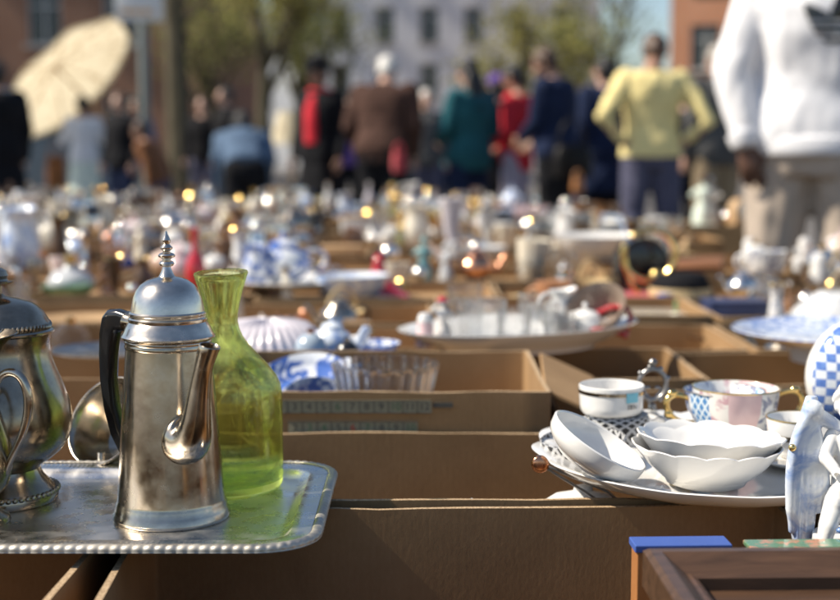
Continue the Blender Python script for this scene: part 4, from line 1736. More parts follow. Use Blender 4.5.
def k_jug(v):
    p = [(.030, 0), (.032, .003), (.046, .03), (.052, .06), (.044, .095), (.032, .12), (.034, .140), (.042, .156)]
    b = B()
    b.lathe(hollow(p, .003, .006), 30, mod=lambda th, i, r, z: (r * (1 + .28 * max(0, (z - .11) / .045) * max(0, math.cos(th - PI)) ** 3), z + .010 * max(0, (z - .13) / .026) * max(0, math.cos(th - PI)) ** 3))
    h = B()
    h.tube(bez((.038, 0, .145), (.095, 0, .165), (.098, 0, .05), (.050, 0, .045), 14), .0055, 8, flat=.8, round_caps=True)
    return [('jug_body', b, 0), ('handle', h, 0)]


def k_teapot(v):
    b = B()
    b.lathe([(0, 0), (.034, 0), (.037, .003), (.035, .008), (.052, .022), (.066, .045), (.068, .062), (.058, .085), (.036, .100), (.034, .104), (0, .104)], 32)
    l = B()
    l.lathe([(0, .1045), (.036, .1045), (.037, .107), (.030, .116), (.014, .122), (.005, .124), (.004, .129), (.009, .134), (.008, .142), (0, .145)], 28)
    s = B()
    s.tube(bez((-.058, 0, .040), (-.100, 0, .045), (-.085, 0, .085), (-.118, 0, .108), 14), [.017 - .0095 * (i / 13) for i in range(14)], 12)
    h = B()
    h.tube(bez((.056, 0, .085), (.125, 0, .115), (.125, 0, .015), (.060, 0, .035), 14), .0060, 8, flat=.8, round_caps=True)
    return [('teapot_body', b, 0), ('lid', l, 0), ('spout', s, 0), ('handle', h, 1)]


def k_sugar(v):
    b = B()
    b.lathe([(0, 0), (.026, 0), (.028, .004), (.020, .010), (.040, .026), (.048, .046), (.044, .062), (.040, .066), (0, .066)], 28)
    l = B()
    l.lathe([(0, .0665), (.042, .0665), (.043, .069), (.034, .080), (.014, .087), (.004, .089), (.004, .093), (.009, .098), (.006, .105), (0, .107)], 24)
    hs = []
    for s in (-1, 1):
        h = B()
        h.tube(bez((s * .044, 0, .058), (s * .075, 0, .062), (s * .072, 0, .028), (s * .043, 0, .032), 10), .0035, 8, round_caps=True)
        hs.append(('handle', h, 0))
    return [('bowl_body', b, 0), ('lid', l, 1 if v % 2 else 0)] + hs


def k_candle(v):
    b = B()
    b.lathe([(0, 0), (.044, 0), (.046, .004), (.036, .010), (.018, .016), (.010, .028), (.016, .040), (.010, .052), (.0075, .09), (.009, .125), (.016, .135), (.009, .145), (.010, .155), (.026, .160), (.027, .163), (.014, .165), (.013, .19), (.016, .192), (0, .192)], 28)
    if v % 2:
        c = B()
        c.lathe([(0, .1925), (.0105, .1925), (.0105, .25), (.006, .256), (0, .257)], 16)
        return [('candlestick_body', b, 0), ('candle', c, 1)]
    return [('candlestick_body', b, 0)]


def k_goblet(v):
    b = B()
    b.lathe(hollow([(.032, 0), (.033, .002), (.008, .008), (.005, .02), (.005, .05), (.010, .060), (.026, .074), (.035, .10), (.036, .128), (.034, .140)], .0018, .066), 28)
    return [('goblet_body', b, 0)]


def k_tumbler(v):
    n = (0, 8, 12)[v % 3]
    b = B()
    b.lathe(hollow([(.030, 0), (.0315, .002), (.033, .03), (.0365, .075), (.038, .092)], .0026, .010), 48, mod=(lambda th, i, r, z: (r * (1 + (.05 * abs(math.cos(n * th / 2)) if r > .02 else 0)), z)) if n else None)
    return [('tumbler_body', b, 0)]


def k_bottle(v):
    p = [[(.036, 0), (.040, .004), (.040, .11), (.034, .135), (.018, .155), (.0135, .18), (.0135, .215), (.017, .218), (.017, .228)],
         [(.045, 0), (.052, .006), (.056, .03), (.045, .07), (.020, .10), (.014, .14), (.018, .165), (.020, .17)]][v % 2]
    b = B()
    b.lathe(hollow(p, .003, .006), 28)
    s = B()
    z = p[-1][1]
    s.lathe([(0, z - .01), (p[-1][0] - .0045, z - .01), (p[-1][0] - .004, z + .004), (p[-1][0] + .002, z + .010), (p[-1][0] + .003, z + .022), (0, z + .028)], 20)
    return [('bottle_body', b, 0), ('stopper', s, 1)]


def k_figurine(v):
    b = B()
    r = random.Random(v)
    b.lathe([(0, 0), (.036, 0), (.037, .006), (.030, .010), (.032, .02), (.026, .05), (.016, .078), (.019, .092), (.022, .104), (.017, .116), (.007, .121), (.007, .126), (0, .127)], 24, mod=lambda th, i, rr, z: (rr * (1 + (.10 * math.cos(5 * th + v) if .012 < z < .06 else 0)) * (1 if abs(math.cos(th)) > .7 else .9), z))
    b.ball((0, -.003, .139), (.0125, .0135, .0155), 14)
    b.ball((0, -.016, .1375), (.003, .004, .003), 8)
    for s in (-1, 1):
        up = r.random() < .35
        b.tube([(s * .019, 0, .110), (s * .036, -.006, .094 if not up else .115), (s * .018, -.026, .086 if not up else .135)], [.0075, .006, .0045], 8, round_caps=True)
    h = B()
    h.ball((0, .003, .1435), (.0142, .0142, .0135), 14)
    if v % 2:
        h.lathe([(0, .147), (.024, .146), (.024, .148), (.012, .151), (.010, .160), (0, .162)], 18)
    else:
        h.ball((0, .010, .155), .008, 10)
    return [('figure', b, 0), ('hat' if v % 2 else 'hair', h, 1)]


def k_bird(v):
    b = B()
    b.ball((0, 0, .034), (.036, .022, .024), 18)
    b.tube([(-.020, 0, .044), (-.032, 0, .062), (-.034, 0, .068)], [.015, .011, .011], 12, round_caps=True)
    b.ball((-.035, 0, .072), (.0155, .0135, .0140), 14)
    b.tube([(.026, 0, .038), (.048, 0, .050), (.062, 0, .062)], [.014, .009, .004], 10, flat=.6, round_caps=True)
    b.lathe([(0, 0), (.022, 0), (.022, .004), (.014, .012), (0, .014)], 18)
    k = B()
    k.tube([(-.047, 0, .072), (-.060, 0, .069)], [.005, .0015], 8)
    return [('bird_body', b, 0), ('beak', k, 1)]


def k_dog(v):
    b = B()
    b.ball((.004, 0, .040), (.036, .019, .021), 18)
    b.tube([(-.026, 0, .046), (-.042, 0, .066)], [.016, .012], 12, round_caps=True)
    b.ball((-.048, 0, .073), (.018, .014, .014), 14)
    b.tube([(-.056, 0, .070), (-.074, 0, .066)], [.009, .0065], 10, round_caps=True)
    for sx, sy in ((-.024, -.011), (-.024, .011), (.028, -.012), (.028, .012)):
        b.tube([(sx, sy, .035), (sx + (.005 if sx > 0 else 0), sy, .018), (sx, sy, .004), (sx - .008, sy, .003)], [.009, .006, .005, .004], 8, round_caps=True)
    b.tube([(.038, 0, .048), (.052, 0, .066)], [.006, .003], 8, round_caps=True)
    es = []
    for s in (-1, 1):
        e = B()
        e.ball((-.042, s * .014, .072), (.006, .003, .012), 8)
        es.append(('ear', e, 1))
    return [('dog_body', b, 0)] + es


def k_plate(v):
    b = B()
    b.lathe(hollow([(.058, 0), (.062, .001), (.080, .006), (.105, .013), (.112, .0165)], .003, .006), 48)
    return [('plate_body', b, 0)]


def k_bowl(v):
    b = B()
    b.lathe(hollow([(.034, 0), (.037, .004), (.058, .018), (.078, .040), (.088, .064)], .003, .008), 40)
    return [('bowl_body', b, 0)]


def k_stack(v):
    b = B()
    for i in range(4):
        z = i * .009
        b.lathe([(0, z), (.05, z), (.054, z + .001), (.092 - i * .002, z + .011), (.095 - i * .002, z + .0135), (.090 - i * .002, z + .0125), (.05, z + .004), (0, z + .004)], 36)
    return [('plates', b, 0)]


def k_ball(v):
    b = B()
    b.ball((0, 0, .040), .038, 20)
    b.lathe([(0, 0), (.016, 0), (.016, .004), (.010, .006), (0, .006)], 16)
    c = B()
    c.lathe([(0, .077), (.009, .077), (.009, .086), (.004, .088), (0, .088)], 14)
    return [('globe', b, 0), ('cap', c, 1)]


def k_bell(v):
    b = B()
    b.lathe([(0, .062), (.012, .060), (.018, .050), (.022, .030), (.030, .010), (.038, .002), (.039, 0), (.036, .001), (.028, .010), (.019, .03), (0, .05)], 26)
    h = B()
    h.lathe([(0, .061), (.004, .062), (.006, .075), (.004, .085), (.007, .100), (.005, .112), (0, .115)], 14)
    return [('bell_body', b, 0), ('handle', h, 1)]


def k_clock(v):
    b = B()
    b.rings([[Vector((.05 * (1 + .12 * (z == 0)) * math.cos(t) if False else 0, 0, 0)) for t in (0, 1, 2)] for z in (0, 1)]) if False else None
    pts = [(-.055, 0), (.055, 0), (.055, .012), (.044, .016), (.044, .06)] + [(.044 * math.cos(a), .06 + .044 * math.sin(a)) for a in [PI * k / 12 for k in range(1, 12)]] + [(-.044, .06), (-.044, .016), (-.055, .012)]
    b.rings([[Vector((x, yy, z)) for x, z in pts] for yy in (-.02, .02)])
    d = B()
    d.lathe([(0, .002), (.033, .002), (.036, 0), (.036, .004), (.033, .005), (0, .005)], 28, Matrix.Translation((0, -.020, .060)) @ Matrix.Rotation(PI / 2, 4, 'X'))
    return [('clock_case', b, 0), ('dial', d, 1)]


def k_tin(v):
    b = B()
    b.box((0, 0, .03), (.11, .075, .06))
    l = B()
    l.box((0, 0, .066), (.114, .079, .011))
    return [('tin_body', b, 0), ('lid', l, 1)]


def k_frame(v):
    b = B()
    w, h, t = .10, .13, .016
    M = Matrix.Translation((0, 0, .002)) @ Matrix.Rotation(R(-12), 4, 'X')
    for c, s in (((-w / 2, 0, h / 2), (t, .012, h + t)), ((w / 2, 0, h / 2), (t, .012, h + t)), ((0, .0005, h), (w - t, .011, t)), ((0, .0005, 0.006), (w - t, .011, t))):
        b.box(c, s, 0, M)
    g_ = B()
    g_.box((0, .002, h / 2), (w - t, .003, h - t), 0, M)
    p = B()
    p.tube([M @ Vector((0, .006, h * .8)), Vector((0, .055, .003))], .004, 6)
    return [('frame_moulding', b, 0), ('picture', g_, 1), ('strut', p, 0)]


def k_basket(v):
    b = B()
    b.lathe(hollow([(.05, 0), (.055, .004), (.062, .02), (.070, .05), (.074, .056)], .004, .006), 60, mod=lambda th, i, r, z: (r * (1 + .02 * math.cos(20 * th + (i % 2) * PI)), z))
    h = B()
    h.tube([(.072 * math.cos(a), 0, .05 + .085 * math.sin(a)) for a in [PI * k / 18 for k in range(19)]], .004, 8)
    return [('basket_body', b, 0), ('handle', h, 0)]


def k_shell(v):
    b = B()
    pts, rad = [], []
    for i in range(30):
        t = i / 29
        a = t * 5.2 * PI
        r = .006 + .024 * t ** 1.5
        pts.append((r * math.cos(a), r * math.sin(a) * .9, .070 - .045 * t))
        rad.append(.004 + .022 * t ** 1.4)
    b.tube(pts, rad, 12, round_caps=True)
    return [('shell_body', b, 0)]


def k_coffeepot(v):
    b = B()
    b.lathe([(0, 0), (.038, 0), (.040, .004), (.038, .010), (.044, .04), (.040, .08), (.030, .12), (.027, .135), (.029, .14), (0, .14)], 30)
    l = B()
    l.lathe([(0, .1405), (.030, .1405), (.031, .143), (.026, .155), (.012, .163), (.004, .166), (.008, .174), (.003, .184), (0, .186)], 26)
    s = B()
    s.tube(bez((-.038, 0, .045), (-.085, 0, .045), (-.050, 0, .12), (-.080, 0, .138), 14), [.013 - .007 * (i / 13) for i in range(14)], 12)
    h = B()
    h.tube(bez((.030, 0, .125), (.095, 0, .145), (.095, 0, .03), (.040, 0, .045), 14), .0055, 8, flat=.8, round_caps=True)
    return [('pot_body', b, 0), ('lid', l, 0), ('spout', s, 0), ('handle', h, 1)]


def k_lampbase(v):
    b = B()
    b.lathe([(0, 0), (.045, 0), (.047, .005), (.030, .012), (.040, .035), (.048, .06), (.038, .09), (.016, .11), (.012, .125), (.016, .13), (0, .13)], 30)
    s = B()
    s.lathe([(0, .130), (.010, .130), (.010, .150), (.013, .151), (.013, .165), (0, .165)], 18)
    return [('lamp_body', b, 0), ('socket', s, 1)]


def k_salt(v):
    b = B()
    b.lathe([(0, 0), (.020, 0), (.021, .003), (.018, .03), (.016, .052), (0, .052)], 20)
    c = B()
    c.lathe([(0, .0525), (.0165, .0525), (.017, .058), (.012, .070), (0, .073)], 20)
    return [('shaker_body', b, 0), ('cap', c, 1)]


def k_book(v):
    b = B()
    b.box((0, 0, .015), (.13, .19, .024))
    c = B()
    for z in (.0015, .0285):
        c.box((0, 0, z), (.136, .196, .003))
    c.box((-.0665, 0, .015), (.003, .196, .024))
    return [('pages', b, 1), ('cover', c, 0)]


def k_spoon(v):
    b = B()
    b.tube([(.0, 0, .004), (.05, 0, .007), (.10, 0, .010), (.15, 0, .016)], [.002, .0025, .003, .006], 8, flat=.5)
    b.ball((-.022, 0, .006), (.026, .017, .006), 14)
    return [('spoon_body', b, 0)]


KINDS = dict(cup=(k_cup, .042, .060), mug=(k_mug, .040, .090), vase=(k_vase, .052, .19), jug=(k_jug, .055, .156), teapot=(k_teapot, .085, .145), sugar_bowl=(k_sugar, .060, .107), candlestick=(k_candle, .047, .192), goblet=(k_goblet, .037, .14),
             tumbler=(k_tumbler, .039, .092), bottle=(k_bottle, .05, .25), figurine=(k_figurine, .038, .16), china_bird=(k_bird, .045, .085), china_dog=(k_dog, .055, .087), plate=(k_plate, .112, .017), bowl=(k_bowl, .089, .064), plate_stack=(k_stack, .096, .041),
             glass_ball=(k_ball, .040, .088), hand_bell=(k_bell, .040, .115), clock=(k_clock, .056, .105), tin=(k_tin, .066, .072), photo_frame=(k_frame, .065, .14), basket=(k_basket, .076, .135), sea_shell=(k_shell, .05, .08), coffee_pot=(k_coffeepot, .07, .186),
             lamp_base=(k_lampbase, .049, .165), salt_shaker=(k_salt, .022, .073), book=(k_book, .10, .03), serving_spoon=(k_spoon, .05, .02))
SAYS = dict(cup='cup', mug='mug', vase='vase', jug='jug', teapot='teapot', sugar_bowl='lidded sugar bowl', candlestick='candlestick', goblet='goblet', tumbler='tumbler', bottle='stoppered bottle', figurine='standing figurine', china_bird='china bird', china_dog='china dog',
            plate='plate', bowl='bowl', plate_stack='stack of plates', glass_ball='round globe ornament', hand_bell='hand bell', clock='mantel clock', tin='lidded tin', photo_frame='photo frame', basket='basket with hoop handle', sea_shell='spiral shell', coffee_pot='coffee pot',
            lamp_base='lamp base', salt_shaker='salt shaker', book='book', serving_spoon='serving spoon')
MWORD = dict(porcelain_white='white china', porcelain_cream='cream china', porcelain_pink='pink china', porcelain_lilac='lilac china', porcelain_grey='grey china', glaze_red='red glazed', glaze_green='green glazed', glaze_blue='cobalt blue', glaze_sky='pale blue', glaze_teal='teal glazed',
             glaze_brown='brown glazed', terracotta='terracotta', lacquer_black='black lacquered', delft_spatter='blue-and-white', delft_pale='pale blue-patterned', floral_pink='pink flowered', floral_grey='grey patterned', bright_silver='shiny silver', silver_plate='silver', silver_dark='tarnished silver',
             pewter='pewter', brass='brass', gold='gilt', copper='copper', glass_clear='clear glass', glass_blue='blue glass', glass_amber='amber glass', glass_red='red glass', glass_green='green glass', wood_dark='dark wooden', wood_light='light wooden', straw='wicker', leather_brown='brown leather', shell_pink='peach', white_card='white',
             navy_card='navy', red_cloth='red', orange_card='orange', blue_card='blue')
CACHE = {}
KEEP = [(352, 406, 270, 308, 2.75), (735, 822, 205, 262, 4.6), (345, 412, 278, 312, 2.62), (398, 642, 285, 362, 2.1), (240, 400, 315, 395, 1.9), (742, 840, 310, 350, 2.06), (600, 700, 235, 300, 2.7), (660, 712, 270, 305, 2.9)]
PLACED = []          # (object, kind, mat, u, v, label or None)


def trinket(kind, mat, mat2, p, rz=0, scale=1, label=None, group=None, variant=0, name=None, cat=None, tilt=(0, 0)):
    key = (kind, variant)
    if key not in CACHE:
        parts = []
        for nm, b, role in KINDS[kind][0](variant):
            o = b.build(nm, ['porcelain_white'], sharp=45, bevel=.0015 if kind in ('tin', 'photo_frame', 'book') else 0)
            me = o.data
            bpy.data.objects.remove(o)
            parts.append((nm, me, role))
        CACHE[key] = parts
    e = empty(name or kind, p, rz, scale, label, cat or kind.replace('_', ' '), group, tilt=tilt)
    for nm, me, role in CACHE[key]:
        o = bpy.data.objects.new(nm, me)
        COL.objects.link(o)
        o.parent = e
        o.material_slots[0].link = 'OBJECT'
        o.material_slots[0].material = MATS[mat2 if role else mat]
    return e


def put(kind, mat, u, v, h, label, mat2=None, rz=None, variant=0, name=None, cat=None, stretch=1, z=None, tilt=(0, 0), snapit=True, group=None):
    """place a trinket so that its foot shows at (u, v) and it stands h photo pixels tall"""
    p = on_z(u, v, (ZB - .022) if z is None else z)
    kh, kr = KINDS[kind][2], KINDS[kind][1]
    s = h / ppm(p) / kh
    b = None
    if snapit and z is None:
        p, b = snap(p, kr * s * stretch)
        s = h / ppm(p) / kh
        b['occ'].append((p.x, p.y, kr * s * stretch))
    e = trinket(kind, mat, mat2 or mat, p, rnd.uniform(0, 6.28) if rz is None else rz, (s * stretch, s * stretch, s), label, group, variant, name, cat, tilt)
    PLACED.append((e, kind, mat, u, v - h / 2, label, b))
    w_ = kr * s * stretch * ppm(p)
    KEEP.append((u - w_, u + w_, v - h, v, p.y))
    return e


# ------------------------------------------------------------------ white oval platter with glasses (centre)
op = on_z(520, 352, .589)
op = Vector((op.x, 2.13, .5905))
oval = empty('oval_platter', op, 0, 1, 'white oval china platter loaded with clear glassware in the middle of the picture', 'platter', tilt=(0, R(-2.4)))
ob = B()
M_ = Matrix.Diagonal((1.0, .70, 1, 1))
ob.lathe([(0, .003), (.115, .003), (.118, 0), (.122, 0), (.123, .004), (.150, .014), (.175, .027), (.192, .037), (.1935, .0385), (.191, .039), (.172, .031), (.148, .019), (.122, .0085), (0, .0075)], 96, M_)
ob.build('platter_dish', ['porcelain_white'], oval, sharp=70)
OZ = op.z + .0085
mo = Matrix.Rotation(R(-2.4), 4, 'Y')


def on_oval(kind, mat, dx, dy, h, label, **kw):
    q = op + mo @ Vector((dx, dy, .0095))
    s = h * 1.08 / KINDS[kind][2]
    mat2 = kw.pop('mat2', None)
    st_ = kw.pop('stretch', 1)
    e = trinket(kind, mat, mat2 or mat, q, kw.pop('rz', 0), (s * st_, s * st_, s), label, **kw)
    PLACED.append((e, kind, mat, *proj(q + Vector((0, 0, h / 2))), label, None))
    return e


px = 1 / ppm(op)
on_oval('salt_shaker', 'porcelain_pink', -.150, -.010, .052, 'pink salt shaker at the tip of the oval platter', mat2='porcelain_white')
on_oval('figurine', 'porcelain_white', -.122, .015, .072, 'small white figurine with red touches on the oval platter', mat2='glaze_red', variant=1)
on_oval('tumbler', 'glass_clear', -.060, -.030, .068, 'wide clear glass tumbler on the oval platter, tallest glass there', variant=1, stretch=1.25)
on_oval('tumbler', 'glass_clear', -.010, -.055, .056, 'small ribbed clear glass in front of the wide tumbler', variant=2, stretch=1.05)
on_oval('tumbler', 'glass_clear', -.083, .045, .060, 'clear glass at the back of the oval platter, near the salt shaker', variant=0, stretch=1.2)
on_oval('tumbler', 'glass_clear', .034, -.020, .060, 'clear glass jar between ribbed glass and white cream jug', variant=0, stretch=1.1)
on_oval('goblet', 'glass_clear', .030, .052, .066, 'stemmed clear glass behind the glass jar on oval platter', stretch=1.5)
on_oval('jug', 'porcelain_white', .072, .030, .072, 'white pointed cream jug on the oval platter', rz=R(200))
on_oval('tumbler', 'glass_clear', .060, -.060, .048, 'short clear glass at the front of oval platter below the cream jug', variant=1, stretch=1.2)
on_oval('sugar_bowl', 'porcelain_white', .105, -.020, .058, 'little white lidded jar beside the red beads')
bowl2 = on_oval('bowl', 'stone_brown', .140, .018, .045, 'brown bowl tipped up at the end of the oval platter', stretch=.72)
bowl2.rotation_euler = (R(38), R(-25), 0)
bowl2.location.z += .022
ch_ = empty('gold_chain', on_y(432, 343, 1.972), 0, 1, 'thin gold chain hanging down from the front of the oval platter', 'chain')
ob = B()
for k in range(46):
    t = k / 45 * 2 - 1
    ob.ball((.011 * t + .002 * math.sin(9 * t), -.004 * (1 - t * t), -.058 * (1 - t ** 4)), .0016, 6)
ob.build('chain_links', ['gold'], ch_)
beads = empty('bead_necklace', op + mo @ Vector((.128, -.012, .020)), 0, 1, 'red coral bead necklace draped over the end of the oval platter', 'necklace')
ob = B()
for i in range(46):
    a = 2 * PI * i / 46
    z = .004 + .034 * max(0, math.sin(a * 1 + .4)) + .006 * math.sin(3 * a)
    ob.ball((.050 * math.cos(a) + .004 * math.sin(5 * a), .034 * math.sin(a), z), .0048, 8)
ob.build('beads', ['glaze_red'], beads)
rb_ = empty('wicker_ring', on_z(530, 318, .53) + Vector((.02, .05, -.012)), R(15), 1, 'pale woven hoop standing behind the oval platter', 'hoop')
ob = B()
ob.tube([(.115 * math.cos(a), 0, .058 * math.sin(a)) for a in [PI * k / 24 for k in range(25)]], .012, 10, flat=.7, round_caps=True)
ob.build('hoop_body', ['straw'], rb_)

# ------------------------------------------------------------------ pleated glass bowl, blue plate with crockery
gp = Vector((on_y(385, 390, 1.70).x, 1.70, .505))
gl = empty('pleated_glass_bowl', gp, 0, 1, 'pleated clear glass bowl standing in the number-printed box', 'glass bowl')
ob = B()
ob.lathe(hollow([(.040, 0), (.043, .003), (.048, .03), (.055, .075), (.063, .118), (.0655, .128)], .004, .010), 120, mod=lambda th, i, r, z: (r * (1 + (.075 * math.cos(20 * th) if z > .004 and r > .03 else 0)), z))
ob.build('bowl_body', ['glass_clear'], gl, sharp=80)
for i, (u, v, s, lab) in enumerate(((300, 392, .075, 'blue and white dish tipped beside the carafe in the number-printed box'), (325, 396, .06, 'smaller blue and white dish next to the pleated glass bowl'))):
    q = on_y(u, v, 1.76 - i * .08)
    e = empty('blue_dish', (q.x, q.y, .575 + .012 * (1 - i)), 0, 1, lab, 'dish', tilt=(R(28), R(-10 + 25 * i)))
    ob = B()
    ob.lathe(hollow([(s * .5, -.02), (s * .55, -.018), (s * .9, -.004), (s, .006)], .003, -.014), 48)
    ob.build('dish_body', ['floral_blue' if i else 'delft_spatter'], e)
    PLACED.append((e, 'dish', '', u, v, lab, None))
q = on_z(330, 362, .582)
bp_ = empty('blue_plate', (q.x, 1.99, .5815), 0, 1, 'dark blue plate piled with china behind the pleated glass bowl', 'plate')
ob = B()
ob.lathe(hollow([(.06, 0), (.064, .001), (.088, .008), (.108, .015), (.112, .017)], .003, .006), 56)
ob.build('plate_body', ['glaze_blue'], bp_)
bz_ = .588


def flat_item(kind, mat, u, yv, z, h, label, **kw):
    q = on_y(u, 345, yv)
    e = trinket(kind, mat, kw.pop('mat2', mat), (q.x, yv, z), kw.pop('rz', 0), kw.pop('sc', h / KINDS[kind][2]), label, **kw)
    PLACED.append((e, kind, mat, u, proj((q.x, yv, z))[1] - 10, label, None))
    return e


flat_item('glass_ball', 'glaze_sky', 311, 1.965, bz_, .056, 'pale blue round pot on the dark blue plate', mat2='copper')
flat_item('glass_ball', 'lacquer_black', 347, 1.955, bz_, .044, 'round black ornament on the dark blue plate', mat2='silver_plate')
flat_item('teapot', 'delft_pale', 332, 2.03, bz_, .068, 'small white and blue teapot on the dark blue plate', rz=R(170))
flat_item('bowl', 'floral_blue', 372, 2.02, .589, .024, 'small blue patterned bowl at the end of the dark blue plate', sc=(.5, .5, .4))
flat_item('china_bird', 'porcelain_white', 355, 2.05, bz_, .05, 'white china bird on the dark blue plate', mat2='gold', rz=R(150))
ls = empty('pleated_dish', (on_y(268, 345, 2.05).x, 2.05, .586), 0, 1, 'large upturned pleated lilac-white china shell dish beside the carafe neck', 'dish')
ob = B()
ob.lathe([(0, .062), (.02, .061), (.06, .055), (.085, .035), (.095, .005), (.0955, 0), (.092, 0), (.082, .033), (.058, .052), (0, .058)], 144, mod=lambda th, i, r, z: (r * (1 + (.02 * math.cos(36 * th) if r > .01 else 0)), z + .0015 * math.cos(36 * th)))
ob.build('dish_body', ['porcelain_lilac'], ls, sharp=80)
put('china_dog', 'copper', 291, 320, 26, 'shiny coppery animal figure behind the carafe neck', rz=R(160))
put('figurine', 'porcelain_white', 262, 318, 18, 'small white figure just behind the carafe neck')

# red cone ornament
q, bx_ = snap(on_z(379, 312, .52), .05)
bx_['occ'].append((q.x, q.y, .06))
rc = empty('red_funnel_ornament', q, 0, 1, 'red cone-shaped ornament with flared base between the rows of boxes', 'ornament')
ob = B()
ob.lathe([(0, 0), (.062, 0), (.064, .004), (.050, .010), (.030, .026), (.016, .042), (.011, .055), (.012, .060), (.006, .068), (0, .070)], 32)
ob.build('ornament_body', ['glaze_red'], rc)
rc.scale = (1.2, 1.2, 1.55)
PLACED.append((rc, 'red cone', 'glaze_red', 379, 295, 'red cone ornament', None))

# flat pale wooden dish at the left
e = put('bowl', 'wood_light', 96, 322, 16, 'long shallow pale wooden dish behind the silver pots', name='wooden_dish', cat='dish', stretch=2.6)
e.scale.x *= 1.3
e.rotation_euler.z = 0
q = on_z(112, 352, .585)
e = empty('metal_plate', (q.x, 2.1, .583), 0, 1, 'thin pewter plate edge showing beside the black pot handle', 'plate')
ob = B()
ob.lathe(hollow([(.05, 0), (.054, .001), (.085, .008), (.09, .010)], .002, .004), 40)
ob.build('plate_body', ['pewter'], e)

# big blue and white plate at the right edge
q = on_z(850, 348, .582)
rp = empty('blue_rim_plate', (.655, 2.06, .6035), 0, 1, 'large china plate with blue patterned rim, cut by the right edge', 'plate')
ob = B()
pr = hollow([(.085, 0), (.09, .001), (.12, .010), (.158, .022), (.166, .026)], .0035, .007)
ob.lathe(pr, 72)
for fi, f in enumerate(ob.f):
    c = sum((ob.v[k] for k in f), Vector()) / len(f)
    r_ = math.hypot(c.x, c.y)
    ob.mi[fi] = 1 if (r_ > .118 and fi > len(ob.f) * .45) else (2 if r_ < .118 and fi > len(ob.f) * .5 else 0)
ob.build('plate_body', ['porcelain_white', 'willow_blue', 'delft_pale'], rp, sharp=70)
ob = B()
ob.lathe([(.070, -.0225), (.074, -.0225), (.078, .002), (.070, .002)], 48)
ob.build('foot', ['porcelain_white'], rp)
PLACED.append((rp, 'plate', '', 800, 330, 'blue rimmed plate', None))

# ------------------------------------------------------------------ mid-ground pieces that stand out in the photograph
put('jug', 'delft_pale', 12, 278, 66, 'tall pale blue-white jug at the far left edge', variant=0)
put('vase', 'porcelain_white', 34, 258, 56, 'tall white vase standing next to the pale blue jug', variant=1)
put('lamp_base', 'porcelain_grey', 44, 302, 44, 'squat grey china lamp base with wide shoulders at the left', mat2='brass', stretch=1.9)
put('bowl', 'glaze_green', 60, 304, 15, 'low green bowl behind the pear-shaped silver pot', stretch=1.3)
put('tin', 'white_card', 66, 290, 16, 'white lidded tin behind the pear-shaped silver pot', rz=.2)
put('candlestick', 'bright_silver', 83, 272, 54, 'tall shiny silver candlestick among the left boxes')
put('goblet', 'bright_silver', 94, 250, 34, 'silver goblet beside the tall silver candlestick')
put('coffee_pot', 'copper', 110, 264, 36, 'copper coffee pot between silver candlestick and blue bottle', mat2='wood_dark')
put('bottle', 'glass_blue', 129, 270, 32, 'blue glass bottle left of the coffee pot finial', mat2='bright_silver', variant=1)
put('figurine', 'porcelain_cream', 141, 262, 42, 'cream figurine just left of the coffee pot finial', mat2='porcelain_white')
put('glass_ball', 'bright_silver', 82, 300, 18, 'small silver globe over the left boxes', mat2='gold')
put('glass_ball', 'bright_silver', 133, 300, 15, 'small silver globe left of the domed pot lid', mat2='gold')
e = put('bottle', 'glaze_red', 196, 298, 66, 'tall red glazed bottle behind the carafe mouth', variant=0, mat2='glaze_red', stretch=.95)
put('glass_ball', 'porcelain_pink', 178, 282, 30, 'pink globe ornament next to the tall red bottle')
put('sugar_bowl', 'porcelain_white', 215, 276, 26, 'white sugar bowl behind the carafe mouth')
q = on_z(290, 290, .585)
gp_ = empty('large_plate', (q.x, q.y + .05, .585), 0, 1, 'large white plate under the blue-and-white tureen', 'plate')
ob = B()
ob.lathe(hollow([(.07, 0), (.075, .001), (.11, .010), (.142, .020), (.147, .022)], .004, .008), 56)
ob.build('plate_body', ['porcelain_white'], gp_)
put('teapot', 'delft_spatter', 284, 283, 52, 'big blue-and-white teapot standing on the large white plate', z=.594, snapit=False, mat2='delft_spatter', stretch=1.15, rz=R(25))
put('jug', 'delft_spatter', 256, 285, 40, 'blue-and-white jug on the near side of the large white plate', z=.594, snapit=False)
put('china_bird', 'gold', 319, 276, 17, 'small gilt bird on the rim of the large white plate', z=.600, snapit=False)
put('vase', 'porcelain_lilac', 463, 254, 50, 'tall lilac fluted vase in the middle distance', variant=2)
put('figurine', 'gold', 401, 252, 40, 'gilt figurine at the centre of the crowded boxes', variant=0)
put('figurine', 'brass', 393, 226, 42, 'tall brass figurine behind the gilt one', variant=1)
put('jug', 'porcelain_cream', 416, 252, 44, 'cream jug right of the gilt figurine')
put('goblet', 'gold', 436, 244, 36, 'gilt goblet between cream jug and lilac vase')
put('figurine', 'glaze_teal', 424, 282, 44, 'teal glazed figurine in front of the cream jug')
put('figurine', 'porcelain_grey', 446, 284, 40, 'grey china figurine in front of the lilac vase')
put('glass_ball', 'bright_silver', 419, 284, 18, 'small mirror globe at the foot of the teal figurine')
put('glass_ball', 'bright_silver', 390, 262, 24, 'bright silver globe below the gilt figurine')
put('teapot', 'copper', 476, 283, 36, 'rosy copper teapot in front of the lilac vase', mat2='wood_dark', rz=R(190), stretch=1.1)
put('bowl', 'porcelain_grey', 482, 262, 18, 'grey bowl right of the lilac vase')
put('tin', 'white_card', 348, 238, 22, 'pale grey lidded box in the middle distance', mat2='wood_light', rz=.1)
put('tin', 'wood_light', 352, 262, 12, 'long light wooden box lying below the pale lidded box', rz=.05, stretch=2.4)
